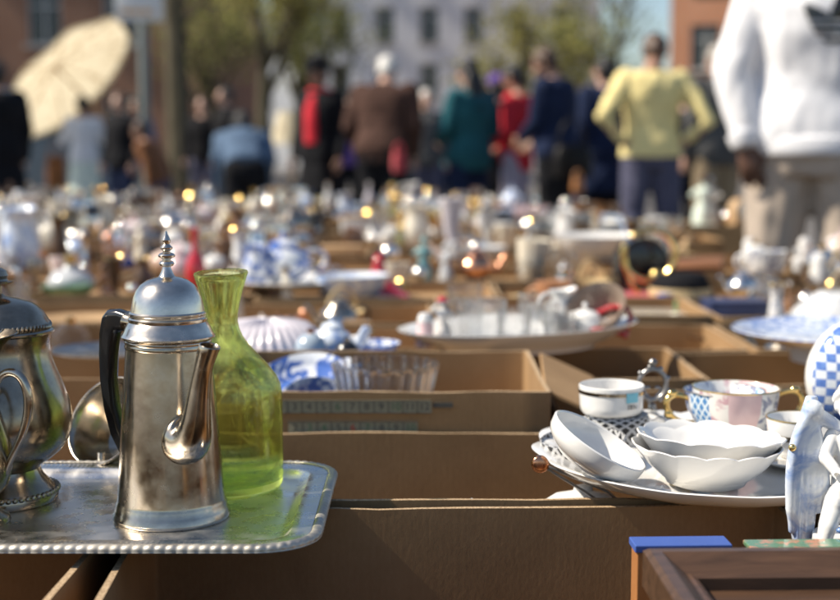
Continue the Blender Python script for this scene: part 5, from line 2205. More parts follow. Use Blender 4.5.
put('bottle', 'porcelain_white', 330, 210, 28, 'white bottle behind the pale lidded box', mat2='bright_silver')
put('bottle', 'porcelain_lilac', 372, 208, 26, 'lilac china bottle behind the brass figurine', mat2='porcelain_white')
e = put('bowl', 'porcelain_white', 598, 264, 29, 'large wide cream-white bowl right of centre', stretch=1.12, z=ZB + .012, snapit=False)
put('mug', 'porcelain_cream', 506, 250, 24, 'cream mug between lilac vase and large wide bowl')
put('goblet', 'glass_clear', 522, 284, 22, 'clear glass goblet in front of the large wide bowl')
put('tumbler', 'glass_clear', 537, 284, 18, 'clear tumbler in front of the large wide bowl', stretch=1.2)
put('clock', 'wood_light', 515, 222, 20, 'light wooden mantel clock below the red shopper', mat2='porcelain_cream', rz=.2)
put('book', 'porcelain_pink', 488, 216, 10, 'dusty pink book lying flat at the teal shopper', mat2='white_card', rz=1.4, stretch=2.0)
# black and gilt pieces at the right
rg = empty('gilt_ring_stand', on_z(648, 312, .53), 0, 1, 'tall gilt hoop on a curved stem leaning before the black round case', 'ring stand')
ob = B()
rr_ = .062
ob.tube([(rr_ * math.cos(a), .0, .135 + rr_ * math.sin(a) * .95) for a in [R(-200) + R(330) * k / 30 for k in range(31)]], .0068, 10, round_caps=True)
ob.tube(bez((-.058, 0, .15), (-.06, 0, .09), (-.03, 0, .06), (-.005, 0, 0), 14), .006, 8)
ob.ball((.02, 0, .085), (.018, .012, .018), 12)
ob.build('ring', ['gold'], rg)
put('clock', 'lacquer_black', 640, 298, 62, 'black round-topped case behind the gilt hoop', mat2='lacquer_black', rz=R(8))
put('bottle', 'glaze_sky', 620, 268, 40, 'pale blue bottle against the large wide bowl', mat2='porcelain_white', variant=1)
q, bx_ = snap(on_z(690, 304, .55), .07)
ht = empty('black_hat', q, 0, 1, 'black felt hat with pale band resting in a box at the right', 'hat')
ob = B()
ob.lathe([(0, .05), (.05, .047), (.062, .035), (.066, .012), (.09, .006), (.092, .002), (.064, 0), (0, 0)], 36)
ob.build('hat_crown', ['black_wool'], ht)
ob = B()
ob.lathe([(.0665, .012), (.068, .013), (.0655, .026), (.064, .025)], 36)
ob.build('hat_band', ['straw'], ht)
ht.scale = (1.1, 1.1, 1.5)
bx_['occ'].append((q.x, q.y, .1))
put('tin', 'navy_card', 728, 312, 24, 'dark navy lidded box beside the black hat', mat2='navy_card', rz=.05, stretch=1.6)
put('book', 'red_cloth', 612, 302, 9, 'red cloth-bound book near the pale blue bottle', mat2='white_card', rz=1.5, stretch=1.5)
put('book', 'porcelain_cream', 655, 312, 12, 'cream book lying under the gilt hoop', mat2='white_card', rz=1.55, stretch=1.5)
put('tin', 'blue_card', 665, 306, 13, 'small bright blue tin below the gilt hoop', stretch=.7)
put('hand_bell', 'porcelain_cream', 676, 320, 26, 'cream and green hand bell in front of the blue tin', mat2='glaze_green', stretch=1.5)
put('teapot', 'bright_silver', 742, 296, 34, 'shiny silver teapot below the beige trousers', mat2='bright_silver', rz=R(20))
put('jug', 'glass_clear', 763, 300, 32, 'clear glass jug right of the shiny silver teapot')
put('coffee_pot', 'pewter', 752, 308, 26, 'low pewter pot in front of the shiny silver teapot')
put('figurine', 'porcelain_white', 793, 284, 36, 'thin white figurine against the beige trousers')
put('glass_ball', 'bright_silver', 806, 304, 20, 'silver drop-shaped globe beside the grey basin')
put('candlestick', 'bright_silver', 803, 284, 16, 'small silver candlestick behind the silver globe')
put('bowl', 'grey_marble', 838, 320, 34, 'upturned grey marbled basin at the right edge', tilt=(PI, 0), stretch=1.1).location.z += .08
put('china_bird', 'wood_light', 706, 256, 24, 'light wooden bird on the right boxes', stretch=1.2)
put('basket', 'straw', 724, 262, 24, 'straw basket next to the light wooden bird')
put('sea_shell', 'shell_pink', 724, 322, 15, 'peach spiral shell before the navy box')
put('sea_shell', 'terracotta', 738, 323, 14, 'orange spiral shell right of the peach one')
put('sea_shell', 'porcelain_cream', 798, 318, 20, 'cream spiral shell beside the grey basin')
# two dolls and their box in front of the olive trousers
put('figurine', 'mint_cotton', 694, 224, 52, 'doll in a mint green dress below the grey-jacketed shopper', mat2='hair_brown', name='doll', cat='doll')
put('figurine', 'pale_linen', 708, 226, 50, 'doll in a white dress next to the mint green one', mat2='hair_black', name='doll', cat='doll', variant=2)
put('china_dog', 'wood_light', 690, 248, 18, 'tan dog figure at the feet of the yellow sweater')

# ------------------------------------------------------------------ everything else that crowds the boxes
LAND = [((12, 245), 'tall pale blue jug'), ((83, 245), 'tall silver candlestick'), ((110, 246), 'copper coffee pot'), ((129, 255), 'blue glass bottle'), ((166, 258), 'coffee pot finial'), ((196, 260), 'tall red bottle'), ((222, 272), 'carafe mouth'),
        ((284, 258), 'blue-and-white teapot'), ((319, 266), 'small gilt bird'), ((348, 227), 'pale lidded box'), ((393, 205), 'brass figurine'), ((401, 232), 'gilt figurine'), ((379, 295), 'red cone ornament'), ((418, 262), 'teal figurine'),
        ((463, 226), 'lilac vase'), ((476, 266), 'rosy copper teapot'), ((520, 318), 'oval glass platter'), ((506, 238), 'cream mug'), ((515, 212), 'wooden mantel clock'), ((598, 252), 'large wide bowl'), ((620, 250), 'pale blue bottle'), ((645, 275), 'gilt hoop'),
        ((690, 288), 'black hat'), ((728, 300), 'navy box'), ((742, 280), 'shiny silver teapot'), ((793, 268), 'thin white figurine'), ((838, 300), 'grey marbled basin'), ((706, 245), 'light wooden bird'), ((724, 250), 'straw basket'),
        ((245, 200), 'bending shopper in jeans'), ((85, 200), 'shopper under the parasol'), ((325, 195), 'shopper in the black hat'), ((375, 200), 'shopper in the brown coat'), ((475, 195), 'shopper in teal'), ((550, 205), 'shopper in the navy jacket'), ((800, 330), 'blue rimmed plate')]
USED = set(l for *_, l, b in PLACED if l)


def relation(u, v):
    best = min(LAND, key=lambda t: ((t[0][0] - u) / 1.0) ** 2 + ((t[0][1] - v) * 1.8) ** 2)
    du, dv = u - best[0][0], v - best[0][1]
    opts = []
    near = abs(du) < 26
    if abs(du) < abs(dv) * 1.3 or abs(du) < 9:
        opts = ['behind', 'beyond'] if dv < 0 else ['in front of', 'before']
    else:
        opts = ['left of', 'just left of' if near else 'some way left of'] if du < 0 else ['right of', 'just right of' if near else 'some way right of']
    return best[1], opts


weights = {'cup': (7, ['porcelain_white', 'delft_pale', 'floral_pink', 'porcelain_cream', 'glaze_sky', 'floral_grey', 'glaze_brown']), 'mug': (3, ['porcelain_white', 'glaze_brown', 'glaze_sky', 'porcelain_cream', 'terracotta']),
           'vase': (6, ['porcelain_white', 'delft_pale', 'porcelain_cream', 'porcelain_grey', 'glaze_brown', 'brass', 'floral_grey', 'wood_dark']), 'jug': (5, ['porcelain_white', 'porcelain_cream', 'bright_silver', 'pewter', 'glaze_brown', 'delft_pale']),
           'teapot': (7, ['bright_silver', 'bright_silver', 'porcelain_white', 'silver_plate', 'glaze_brown', 'delft_pale', 'floral_pink']), 'sugar_bowl': (6, ['porcelain_white', 'bright_silver', 'floral_pink', 'delft_pale']), 'candlestick': (4, ['wood_dark', 'bright_silver', 'bright_silver', 'glaze_brown', 'pewter']),
           'goblet': (8, ['bright_silver', 'glass_clear', 'pewter', 'glass_clear']), 'tumbler': (5, ['glass_clear', 'glass_clear', 'porcelain_cream']), 'bottle': (3, ['glass_clear', 'glaze_brown', 'glass_clear', 'porcelain_white']),
           'figurine': (8, ['porcelain_white', 'porcelain_cream', 'lacquer_black', 'brass', 'terracotta', 'glaze_brown', 'porcelain_pink', 'glaze_sky', 'wood_dark']), 'china_bird': (4, ['porcelain_white', 'glaze_sky', 'brass', 'terracotta']), 'china_dog': (3, ['porcelain_white', 'terracotta', 'lacquer_black', 'brass']),
           'plate_stack': (2, ['porcelain_white', 'delft_pale']), 'glass_ball': (11, ['bright_silver', 'bright_silver', 'bright_silver', 'bright_silver', 'gold', 'glass_clear', 'porcelain_white', 'glaze_brown']), 'hand_bell': (3, ['brass', 'bright_silver', 'porcelain_white']), 'clock': (4, ['wood_dark', 'wood_light', 'lacquer_black']),
           'tin': (3, ['navy_card', 'wood_light', 'red_cloth', 'brass', 'white_card', 'orange_card']), 'photo_frame': (2, ['gold', 'wood_dark', 'bright_silver']), 'basket': (2, ['straw']), 'book': (3, ['wood_dark', 'navy_card', 'red_cloth', 'leather_brown']), 'serving_spoon': (3, ['bright_silver', 'pewter', 'wood_dark']), 'sea_shell': (2, ['shell_pink', 'porcelain_cream']), 'coffee_pot': (6, ['bright_silver', 'silver_plate', 'bright_silver', 'porcelain_white']),
           'lamp_base': (2, ['brass', 'porcelain_cream', 'glaze_teal']), 'salt_shaker': (3, ['porcelain_white', 'bright_silver', 'glass_clear']), 'bowl': (4, ['porcelain_white', 'delft_pale', 'pewter', 'bright_silver', 'wood_light'])}
klist = [k for k, (w, _) in weights.items() for _ in range(w)]
SECOND = dict(teapot='lacquer_black', coffee_pot='wood_dark', bottle='bright_silver', figurine='hair_brown', china_bird='gold', china_dog='glaze_brown', glass_ball='gold', hand_bell='wood_dark', clock='porcelain_cream', tin='white_card', photo_frame='white_card', lamp_base='brass', salt_shaker='bright_silver', vase='gold', candlestick='porcelain_cream')
fr_ = random.Random(23)
NFILL = 0
for b in BOXES:
    yc = (b['y0'] + b['y1']) / 2
    if yc < 2.2:
        continue
    dens = .35 if yc < 2.6 else .6 if yc < 3.0 else 1.0
    area = (b['x1'] - b['x0']) * (b['y1'] - b['y0'])
    want = int(round((6.0 if yc < 4 else 5.6 if yc < 6 else 4.6) * dens))
    tries = 0
    got = 0
    while got < want and tries < 140:
        tries += 1
        kind = fr_.choice(klist)
        mat = fr_.choice(weights[kind][1])
        _, kr, kh = KINDS[kind]
        s = fr_.uniform(.95, 1.4)
        s = min(s, (.09 if yc < 3.4 else .14 if yc < 5 else .155) / kh)
        r = kr * s
        x = fr_.uniform(b['x0'] + r, b['x1'] - r)
        yv = fr_.uniform(b['y0'] + r, max(b['y0'] + r + .001, b['y1'] - r))
        if yv > b['y1'] - r:
            continue
        if any(math.hypot(x - ox, yv - oy) < (r + orr) * .80 for ox, oy, orr in b['occ']):
            continue
        p = Vector((x, yv, b['floor'] + .0005))
        u, v = proj(p + Vector((0, 0, kh * s * .6)))
        if not (-12 < u < 852):
            continue
        ub, vb = proj(p)
        hu, hh = r * ppm(p), kh * s * ppm(p)
        bad = False
        for k0, k1, k2, k3, ky in KEEP:
            if p.y < ky + .05:
                ox = min(k1, ub + hu) - max(k0, ub - hu)
                oy = min(k3, vb) - max(k2, vb - hh)
                if ox > 0 and oy > 0 and ox * oy > .14 * (k1 - k0) * (k3 - k2):
                    bad = True
                    break
                if ox > 0 and oy > .45 * (k3 - k2) and ox > .3 * (k1 - k0):
                    bad = True
                    break
        if bad:
            continue
        lm, opts = relation(u, v)
        lab = None
        for op_ in opts:
            L_ = f"{MWORD[mat]} {SAYS[kind]} {op_} the {lm}"
            if L_ not in USED:
                lab = L_
                break
        if lab is None:
            continue
        USED.add(lab)
        b['occ'].append((x, yv, r))
        m2 = SECOND.get(kind, mat)
        if mat.startswith('porcelain') and kind in ('teapot', 'coffee_pot', 'salt_shaker'):
            m2 = mat
        lying = kind in ('vase', 'candlestick', 'goblet', 'bottle', 'figurine', 'hand_bell', 'cup', 'mug', 'photo_frame', 'salt_shaker', 'tumbler') and fr_.random() < .30
        if lying:
            p = p + Vector((0, 0, kr * s * .92))
        e = trinket(kind, mat, m2, p, fr_.uniform(0, 6.28), s, lab, None, (fr_.randrange(4) if kind in ('vase', 'figurine', 'tumbler', 'bottle', 'sugar_bowl') else 0), tilt=(R(fr_.uniform(78, 92)), 0) if lying else (R(fr_.uniform(-4, 4)), R(fr_.uniform(-4, 4))))
        PLACED.append((e, kind, mat, u, v, lab, b))
        got += 1
        NFILL += 1

# labels of the boxes: what lies in them tells them apart
used = set()
first = {}
for e, kind, mat, u, v, lab, b in PLACED:
    if b is not None and lab:
        first.setdefault(id(b), []).append(lab)
gone = []
for b in BOXES:
    o = b['obj']
    if 'label' in o:
        continue
    ls_ = first.get(id(b))
    uu, vv = proj((o.location.x, o.location.y, ZB))
    if ls_:
        l = 'cardboard box with the ' + min(ls_, key=len)
        l = ' '.join(l.split()[:16])
    else:
        lm, op_ = relation(uu, vv)
        l = None
        for q_ in op_ + ['near', 'close to']:
            c = f'open cardboard box {q_} the {lm}'
            if c not in used:
                l = c
                break
        if l is None:
            gone.append(o)
            continue
    used.add(l)
    o['label'] = l
for o in gone:
    uu, vv = proj((o.location.x, o.location.y, ZB))
    o['label'] = 'plain open cardboard box showing only its brown walls between fuller boxes'
print('boxes', len(BOXES), 'fill', NFILL, 'unlabelled boxes', len(gone))
# ================================================================== people
# shopper in the white jacket, right edge, seen from behind
pe, J, jac, Lm = person('man in white sports jacket and beige trousers seen from behind, cut by the right edge', 813, 4.75, R(-14), 'skin_dark', 'white_fleece', 'beige_cotton', 'hair_black', height=1.80, build=1.15, coat=.4, hem=.95, shoes='white_card',
                        pose=dict(elL=(-.275, -.06, 1.15), wrL=(-.225, -.10, .905), elR=(.31, -.02, 1.14), wrR=(.27, .10, .90), hipL=(-.10, 0, .91), hipR=(.10, 0, .91), kneeL=(-.125, .03, .49), kneeR=(.125, .0, .49), ankL=(-.135, -.02, .085), ankR=(.14, -.02, .085)),
                        hand_dir=dict(L=((.25, -.1, -1), (0, 1, 0))), voxel=.011, foldamp=.012)
for nm_, zc_, aw, dw in (('waistband', .905, .222, .174),):
    wb = B()
    for zz in (0, 1):
        pass
    wb.rings([[Vector((aw * k * math.cos(t), dw * k * math.sin(t), zc_ + dz + .002 * math.cos(40 * t))) for t in [2 * PI * i / 80 for i in range(80)]] for dz, k in ((-.030, .93), (-.034, .97), (-.020, 1.0), (.0, 1.0), (.022, .98), (.03, .93))])
    wb.build('waistband', ['white_fleece'], pe)
cf = B()
e0, e1 = J['elL'], J['wrL']
cf.tube([e0.lerp(e1, .86), e0.lerp(e1, .92), e0.lerp(e1, 1.0), e0.lerp(e1, 1.03)], [.058, .056, .050, .046], 20)
cf.build('cuff', ['white_fleece'], pe)


def on_back(garment, cx, cz, cells, step, mat, name):
    """thin shape laid on the back of a garment by casting rays from behind"""
    me = garment.data
    bvh = BVHTree.FromPolygons([v.co for v in me.vertices], [tuple(p.vertices) for p in me.polygons])
    b = B()
    idx = {}

    def vert(i, j):
        if (i, j) not in idx:
            h, n_, *_ = bvh.ray_cast(Vector((cx + i * step, -1, cz + j * step)), Vector((0, 1, 0)))
            idx[(i, j)] = len(b.v)
            b.v.append((h + Vector((0, -.0035, 0))) if h is not None else Vector((cx + i * step, -.15, cz + j * step)))
        return idx[(i, j)]
    for (i, j) in cells:
        b.f.append([vert(i, j), vert(i + 1, j), vert(i + 1, j + 1), vert(i, j + 1)])
        b.mi.append(0)
    return b.build(name, [mat], garment)


def leaf_in(x, z, ang, ln, wd):
    c, s = math.cos(ang), math.sin(ang)
    t = (x * -s + z * c) / ln
    w = x * c + z * s
    return 0 < t < 1 and abs(w) < wd * math.sin(PI * t ** .8) ** .9


cells = []
stp = .004
for i in range(-40, 40):
    for j in range(-5, 60):
        x, z = (i + .5) * stp, (j + .5) * stp
        ins = leaf_in(x, z, 0, .205, .042) or leaf_in(x, z, R(42), .19, .038) or leaf_in(x, z, R(-42), .19, .038)
        if ins and z < .085 and (z % .026) < .010:
            ins = False
        if ins and abs(x) < .0035 and False:
            ins = False
        if ins:
            cells.append((i, j))
on_back(jac, .075, 1.225, cells, stp, 'ink_black' if 'ink_black' in MATS else 'lacquer_black', 'trefoil_emblem')

person('man in pale yellow sweater and slate jeans, hands on hips, seen from behind', 651, 9.4, R(6), 'skin_tan', 'yellow_knit', 'slate_denim', 'hair_brown', height=1.76, build=1.12, hem=.93, coat=.0, sleeve=.82, armk=.82, nod=R(36), headturn=R(-25),
       pose=dict(elL=(-.37, -.12, 1.15), wrL=(-.205, -.07, .97), elR=(.36, -.14, 1.12), wrR=(.205, -.06, .97), kneeL=(-.12, .02, .49), ankL=(-.15, -.02, .085), kneeR=(.12, .0, .49), ankR=(.14, -.03, .085)), hand_dir=dict(L=((.9, .2, -.3), (0, .8, .3)), R=((-.9, .2, -.3), (0, .8, .3))))
person('person in dark grey jacket and khaki trousers, half hidden by the white jacket', 717, 11.0, R(20), 'skin_pale', 'grey_wool', 'khaki_cotton', 'hair_grey', height=1.78, build=1.15, coat=.4, nod=R(10))
person('man in navy jacket and black trousers looking down, black bag at his hip', 557, 11.0, R(55), 'skin_tan', 'navy_wool', 'black_wool', 'hair_brown', height=1.78, build=1.12, coat=.4, nod=R(28), headturn=R(20), lean=R(4),
       pose=dict(elL=(-.22, .06, 1.14), wrL=(-.12, .26, 1.02), elR=(.24, .05, 1.14), wrR=(.12, .28, 1.0)))
person('person in bright red top beside the navy jacketed man', 517, 11.7, R(60), 'skin_tan', 'red_knit', 'lilac_linen', 'hair_black', height=1.68, build=.95, nod=R(20), coat=.0, pose=dict(wrL=(-.15, .25, 1.0), wrR=(.14, .25, 1.0)))
person('woman in teal jacket with long black hair and dark trousers', 470, 11.4, R(40), 'skin_pale', 'teal_quilt', 'navy_wool', 'hair_black', height=1.70, build=1.12, coat=.4, hairlen=.34, nod=R(14), pose=dict(elL=(-.27, .02, 1.14), wrL=(-.16, .22, 1.04), wrR=(.15, .24, 1.0)))
person('person in black coat standing between the teal jacket and red top', 497, 13.2, R(10), 'skin_pale', 'black_wool', 'black_wool', 'hair_black', height=1.66, build=1.05, coat=1, hat=('cap', 'purple_cotton'))
person('white-haired person in grey among the crowd, left of the teal jacket', 426, 16.0, R(185), 'skin_pale', 'grey_wool', 'slate_denim', 'hair_white', height=1.66, build=1.05, coat=.4)
person('white-haired man in brown coat leaning over the boxes, seen from behind', 382, 11.2, R(-12), 'skin_pale', 'brown_wool', 'black_wool', 'hair_white', height=1.76, build=1.24, coat=.5, hem=.84, lean=R(14), nod=R(20),
       pose=dict(wrL=(-.26, .24, .98), wrR=(.24, .16, .94), elL=(-.29, .02, 1.14), elR=(.27, .0, 1.13)))
person('man in black hat and open black coat over a red shirt', 320, 12.2, R(150), 'skin_tan', 'black_wool', 'black_wool', 'hair_black', height=1.74, build=1.0, coat=1, hat=('brim', 'black_wool'), nod=R(12), scarf='red_knit')
# red shirt front of that man
rs = B()
torso(rs, [((0, .085, 1.0), .085, .085), ((0, .10, 1.15), .08, .085), ((0, .11, 1.30), .075, .075), ((0, .07, 1.43), .05, .06)], Vector((1, 0, 0)), Vector((0, 1, 0)))
rs.build('shirt', ['red_knit'], bpy.data.objects['person.009'] if 'person.009' in bpy.data.objects else None)
person('person in black trousers and faded blue denim top bending over with back turned', 245, 10.6, R(10), 'skin_pale', 'jeans_blue', 'black_wool', 'hair_black', height=1.50, build=1.12, lean=R(58), coat=.4, hem=.93, nod=R(-25), hairlen=.1, bend=('wrL', 'wrR'), pose=dict(wrL=(-.16, .62, .42), wrR=(.16, .62, .42), elL=(-.24, .03, 1.15), elR=(.24, .03, 1.15)))
person('woman in white top and mint skirt standing under the tilted cream parasol', 84, 16.8, R(25), 'skin_tan', 'white_fleece', 'mint_cotton', 'hair_black', height=1.62, build=1.0, skirt=True, coat=0, pose=dict(elL=(-.26, .05, 1.15), wrL=(-.16, .22, 1.25), elR=(.26, .02, 1.16), wrR=(.2, .2, 1.2)))
person('person in black at the far left edge of the picture', -2, 12.0, R(40), 'skin_pale', 'black_wool', 'black_wool', 'hair_black', height=1.72, build=1.2, coat=1)
person('dark-dressed person right of the parasol dress', 121, 15.5, R(150), 'skin_pale', 'black_wool', 'navy_wool', 'hair_brown', height=1.60, coat=.4)
person('person in blue shirt near the sign post', 136, 18.5, R(190), 'skin_tan', 'blue_cotton', 'slate_denim', 'hair_black', height=1.66)
person('crouching person in brown with tan hair at the sign post', 160, 12.5, R(70), 'skin_tan', 'leather_brown', 'slate_denim', 'hair_brown', height=1.25, lean=R(25))
person('distant person in black coat standing beside the tree trunk', 203, 19.0, R(170), 'skin_pale', 'black_wool', 'slate_denim', 'hair_brown', height=1.7)
person('person in dark blue clothes standing behind the yellow sweater', 603, 12.2, R(35), 'skin_pale', 'navy_wool', 'black_wool', 'hair_black', height=1.76, build=1.3, coat=1)
person('distant person in pale linen between grey jacket and brown coat', 412, 19.5, R(200), 'skin_pale', 'pale_linen', 'slate_denim', 'hair_grey', height=1.68)
person('distant person in black left of the bending jeans', 226, 16.5, R(120), 'skin_pale', 'black_wool', 'slate_denim', 'hair_black', height=1.72, coat=.4)
person('distant person in purple left of the brown coat', 349, 18.0, R(185), 'skin_tan', 'purple_cotton', 'black_wool', 'hair_black', height=1.66)
person('distant person in grey coat behind the white-haired man', 398, 15.0, R(20), 'skin_pale', 'grey_wool', 'black_wool', 'hair_black', height=1.64, coat=1)
person('person in teal shirt far behind, next to the red top', 449, 18.5, R(175), 'skin_pale', 'glaze_teal', 'navy_wool', 'hair_black', height=1.60)
person('person in red checked top at the far right edge', 846, 11.5, R(60), 'skin_pale', 'red_knit', 'slate_denim', 'hair_black', height=1.62)
person('distant person in dark coat left of the grey jacket', 684, 17.0, R(30), 'skin_pale', 'black_wool', 'black_wool', 'hair_brown', height=1.7, coat=1)
person('distant person in navy between navy jacket and yellow sweater', 585, 16.5, R(160), 'skin_pale', 'navy_wool', 'slate_denim', 'hair_brown', height=1.74)
for o in bpy.data.objects:
    if o.name.startswith('person') and o.parent is None:
        pass


# bags
def bag(u, v, Y, s, mat, label, shape=0):
    p = on_y(u, v, Y)
    e = empty('bag', p, R(20), 1, label, 'bag')
    b = B()
    w, d, h = s
    rr = []
    for z, k in ((-h / 2, .8), (-h / 2 + .02, 1), (0, 1.05), (h / 2 - .03, .95), (h / 2, .75)):
        rr.append([Vector((w / 2 * k * math.copysign(abs(math.cos(t)) ** .6, math.cos(t)), d / 2 * k * math.copysign(abs(math.sin(t)) ** .6, math.sin(t)), z)) for t in [2 * PI * i / 20 for i in range(20)]])
    b.rings(rr)
    b.build('bag_body', [mat], e)
    b = B()
    b.tube(bez((-w * .4, 0, h / 2 - .02), (-w * .3, 0, h / 2 + .3 * min(1, w * 3)), (w * .3, 0, h / 2 + .3 * min(1, w * 3)), (w * .4, 0, h / 2 - .02), 16), .010, 8)
    b.build('strap', [mat], e)


bag(572, 162, 10.55, (.32, .14, .26), 'leather_black', 'black shoulder bag hanging at the hip of the navy jacket')
bag(56, 172, 17.3, (.24, .12, .42), 'leather_brown', 'long brown leather bag beside the mint dress')
bag(399, 162, 10.3, (.10, .08, .16), 'red_cloth', 'small red bag hanging by the brown coat')
bag(578, 186, 10.4, (.09, .07, .12), 'orange_card', 'small orange and white bag below the black shoulder bag')

# parasol
pp_ = on_y(66, 78, 17.2)
par = empty('parasol', pp_, 0, 1, 'large tilted cream parasol with wooden pole above the mint dress', 'parasol')
axis = Vector((-.68, .20, .66)).normalized()
Mq = axis.to_track_quat('Z', 'Y').to_matrix().to_4x4()
b = B()
PRr = 1.02
n = 8
rr = []
for i in range(9):
    t = i / 8
    r = PRr * t
    ring = []
    for k in range(64):
        a = 2 * PI * k / 64
        sag = math.cos((a * n) % (2 * PI) - PI) * .5 + .5
        ring.append(Vector((max(r, .01) * (1 - .05 * sag * t) * math.cos(a), max(r, .01) * (1 - .05 * sag * t) * math.sin(a), .22 * (1 - t ** 1.8) - .02 * sag * t)))
    rr.append(ring)
rr2 = [[p + Vector((0, 0, -.004)) for p in ring] for ring in rr[::-1]]
val = [[p + Vector((0, 0, -.05)) for p in rr[-1]]]
b.rings(rr + val, 0, Mq, cap=False)
b.build('canopy', ['parasol_cloth'], par)
for k in range(n):
    a = 2 * PI * k / n
    b = B()
    b.tube([(r_ * PRr * math.cos(a), r_ * PRr * math.sin(a), .22 * (1 - r_ ** 1.8) - .02) for r_ in (.03, .3, .6, .85, .985)], .008, 6, 0, Mq)
    b.build('rib', ['wood_light'], par)
b = B()
b.tube([(0, 0, .28), (0, 0, -1.25)], .018, 10, 0, Mq)
b.build('pole', ['wood_light'], par)

# floor lamp
q = on_y(292, 155, 12.6)
fl_ = empty('floor_lamp', (q.x, 12.6, 0), 0, 1, 'floor lamp with cream cloth shade behind the bending shopper', 'floor lamp')
zt_, zb_ = on_y(292, 112, 12.6).z, on_y(292, 144, 12.6).z
b = B()
b.lathe([(.13, zt_), (.20, zb_), (.197, zb_), (.127, zt_)], 40)
b.build('lamp_shade', ['shade_cloth'], fl_)
b = B()
b.lathe([(0, 0), (.16, 0), (.16, .02), (.03, .04), (.014, .06), (.014, zt_ - .02), (.02, zt_), (0, zt_ + .02)], 24)
b.build('lamp_stand', ['brass'], fl_)

# street sign on its post
q = on_y(146, 155, 16)
sg = empty('street_sign', (q.x, 16, 0), R(4), 1, 'white rectangular sign with faint orange lettering on a grey-green post', 'sign')
b = B()
zt_ = on_y(146, 4, 16).z
b.lathe([(0, 0), (.06, 0), (.06, zt_ + .5), (.045, zt_ + .53), (0, zt_ + .54)], 20)
b.build('post', ['zinc'], sg)
zs0, zs1 = on_y(146, 22, 16).z, on_y(146, -34, 16).z
wS = on_y(166, 10, 16).x - on_y(119, 10, 16).x
b = B()
b.box((-.03, -.085, (zs0 + zs1) / 2), (wS, .03, zs1 - zs0))
b.build('sign_board', ['sign_white'], sg, bevel=.008)
b = B()
zz = on_y(146, 13, 16).z
for i, (x, w) in enumerate(((-.19, .035), (-.14, .05), (-.075, .035), (-.02, .05), (.045, .03), (.09, .045), (.145, .03))):
    b.box((x - .03, -.1015, zz), (w, .002, .05 + .015 * (i % 2)))
b.build('sign_lettering', ['sign_orange'], sg, smooth=False)

# parked van
q = on_y(24, 155, 23)
van = empty('parked_van', (q.x - .6, 23.5, 0), 0, 1, 'dark grey-blue parked van behind the parasol', 'van')
b = B()
sil = [(-2.3, .35), (2.3, .35), (2.35, .8), (2.25, 1.05), (1.55, 1.20), (.95, 1.95), (.7, 2.02), (-2.2, 2.02), (-2.32, 1.8), (-2.35, .8)]
rr = []
for yv, k in ((-.92, .94), (-.86, 1.0), (.86, 1.0), (.92, .94)):
    rr.append([Vector((x * (1 if abs(yv) < .9 else .985), yv * (1 if z < 1.1 else .93), z * (1 if abs(yv) < .9 or z < 1.5 else .985))) for x, z in sil])
b.rings(rr)
b.build('van_body', ['van_paint'], van, sharp=25)
for pts in ([(1.45, 1.25), (.98, 1.82), (.25, 1.82), (.25, 1.25)], [(.1, 1.25), (.1, 1.82), (-.95, 1.82), (-.95, 1.25)], [(-1.1, 1.25), (-1.1, 1.82), (-2.1, 1.82), (-2.15, 1.25)]):
    b = B()
    b.rings([[Vector((x, yv, z)) for x, z in pts] for yv in (-.905, -.87)])
    b.build('window', ['dark_glass'], van, smooth=False)
for x in (-1.45, 1.45):
    for sy in (-1, 1):
        M_ = Matrix.Translation((x, sy * .82, .33)) @ Matrix.Rotation(PI / 2, 4, 'X')
        b = B()
        b.lathe([(.20, -.09), (.31, -.10), (.33, -.07), (.33, .07), (.31, .10), (.20, .09)], 32, M_)
        t_ = b.build('wheel', ['tyre_rubber'], van)
        b = B()
        b.lathe([(0, -.095), (.19, -.085), (.205, -.06), (.205, .06), (.19, .085), (0, .095)], 24, M_)
        b.build('rim', ['steel_grey'], t_)
b = B()
b.box((-2.34, -.75, 1.0), (.05, .12, .3))
b.build('tail_light', ['lamp_red'], van)
b = B()
b.box((2.2, -.6, .8), (.2, .3, .16))
b.build('headlight', ['window_glass'], van)


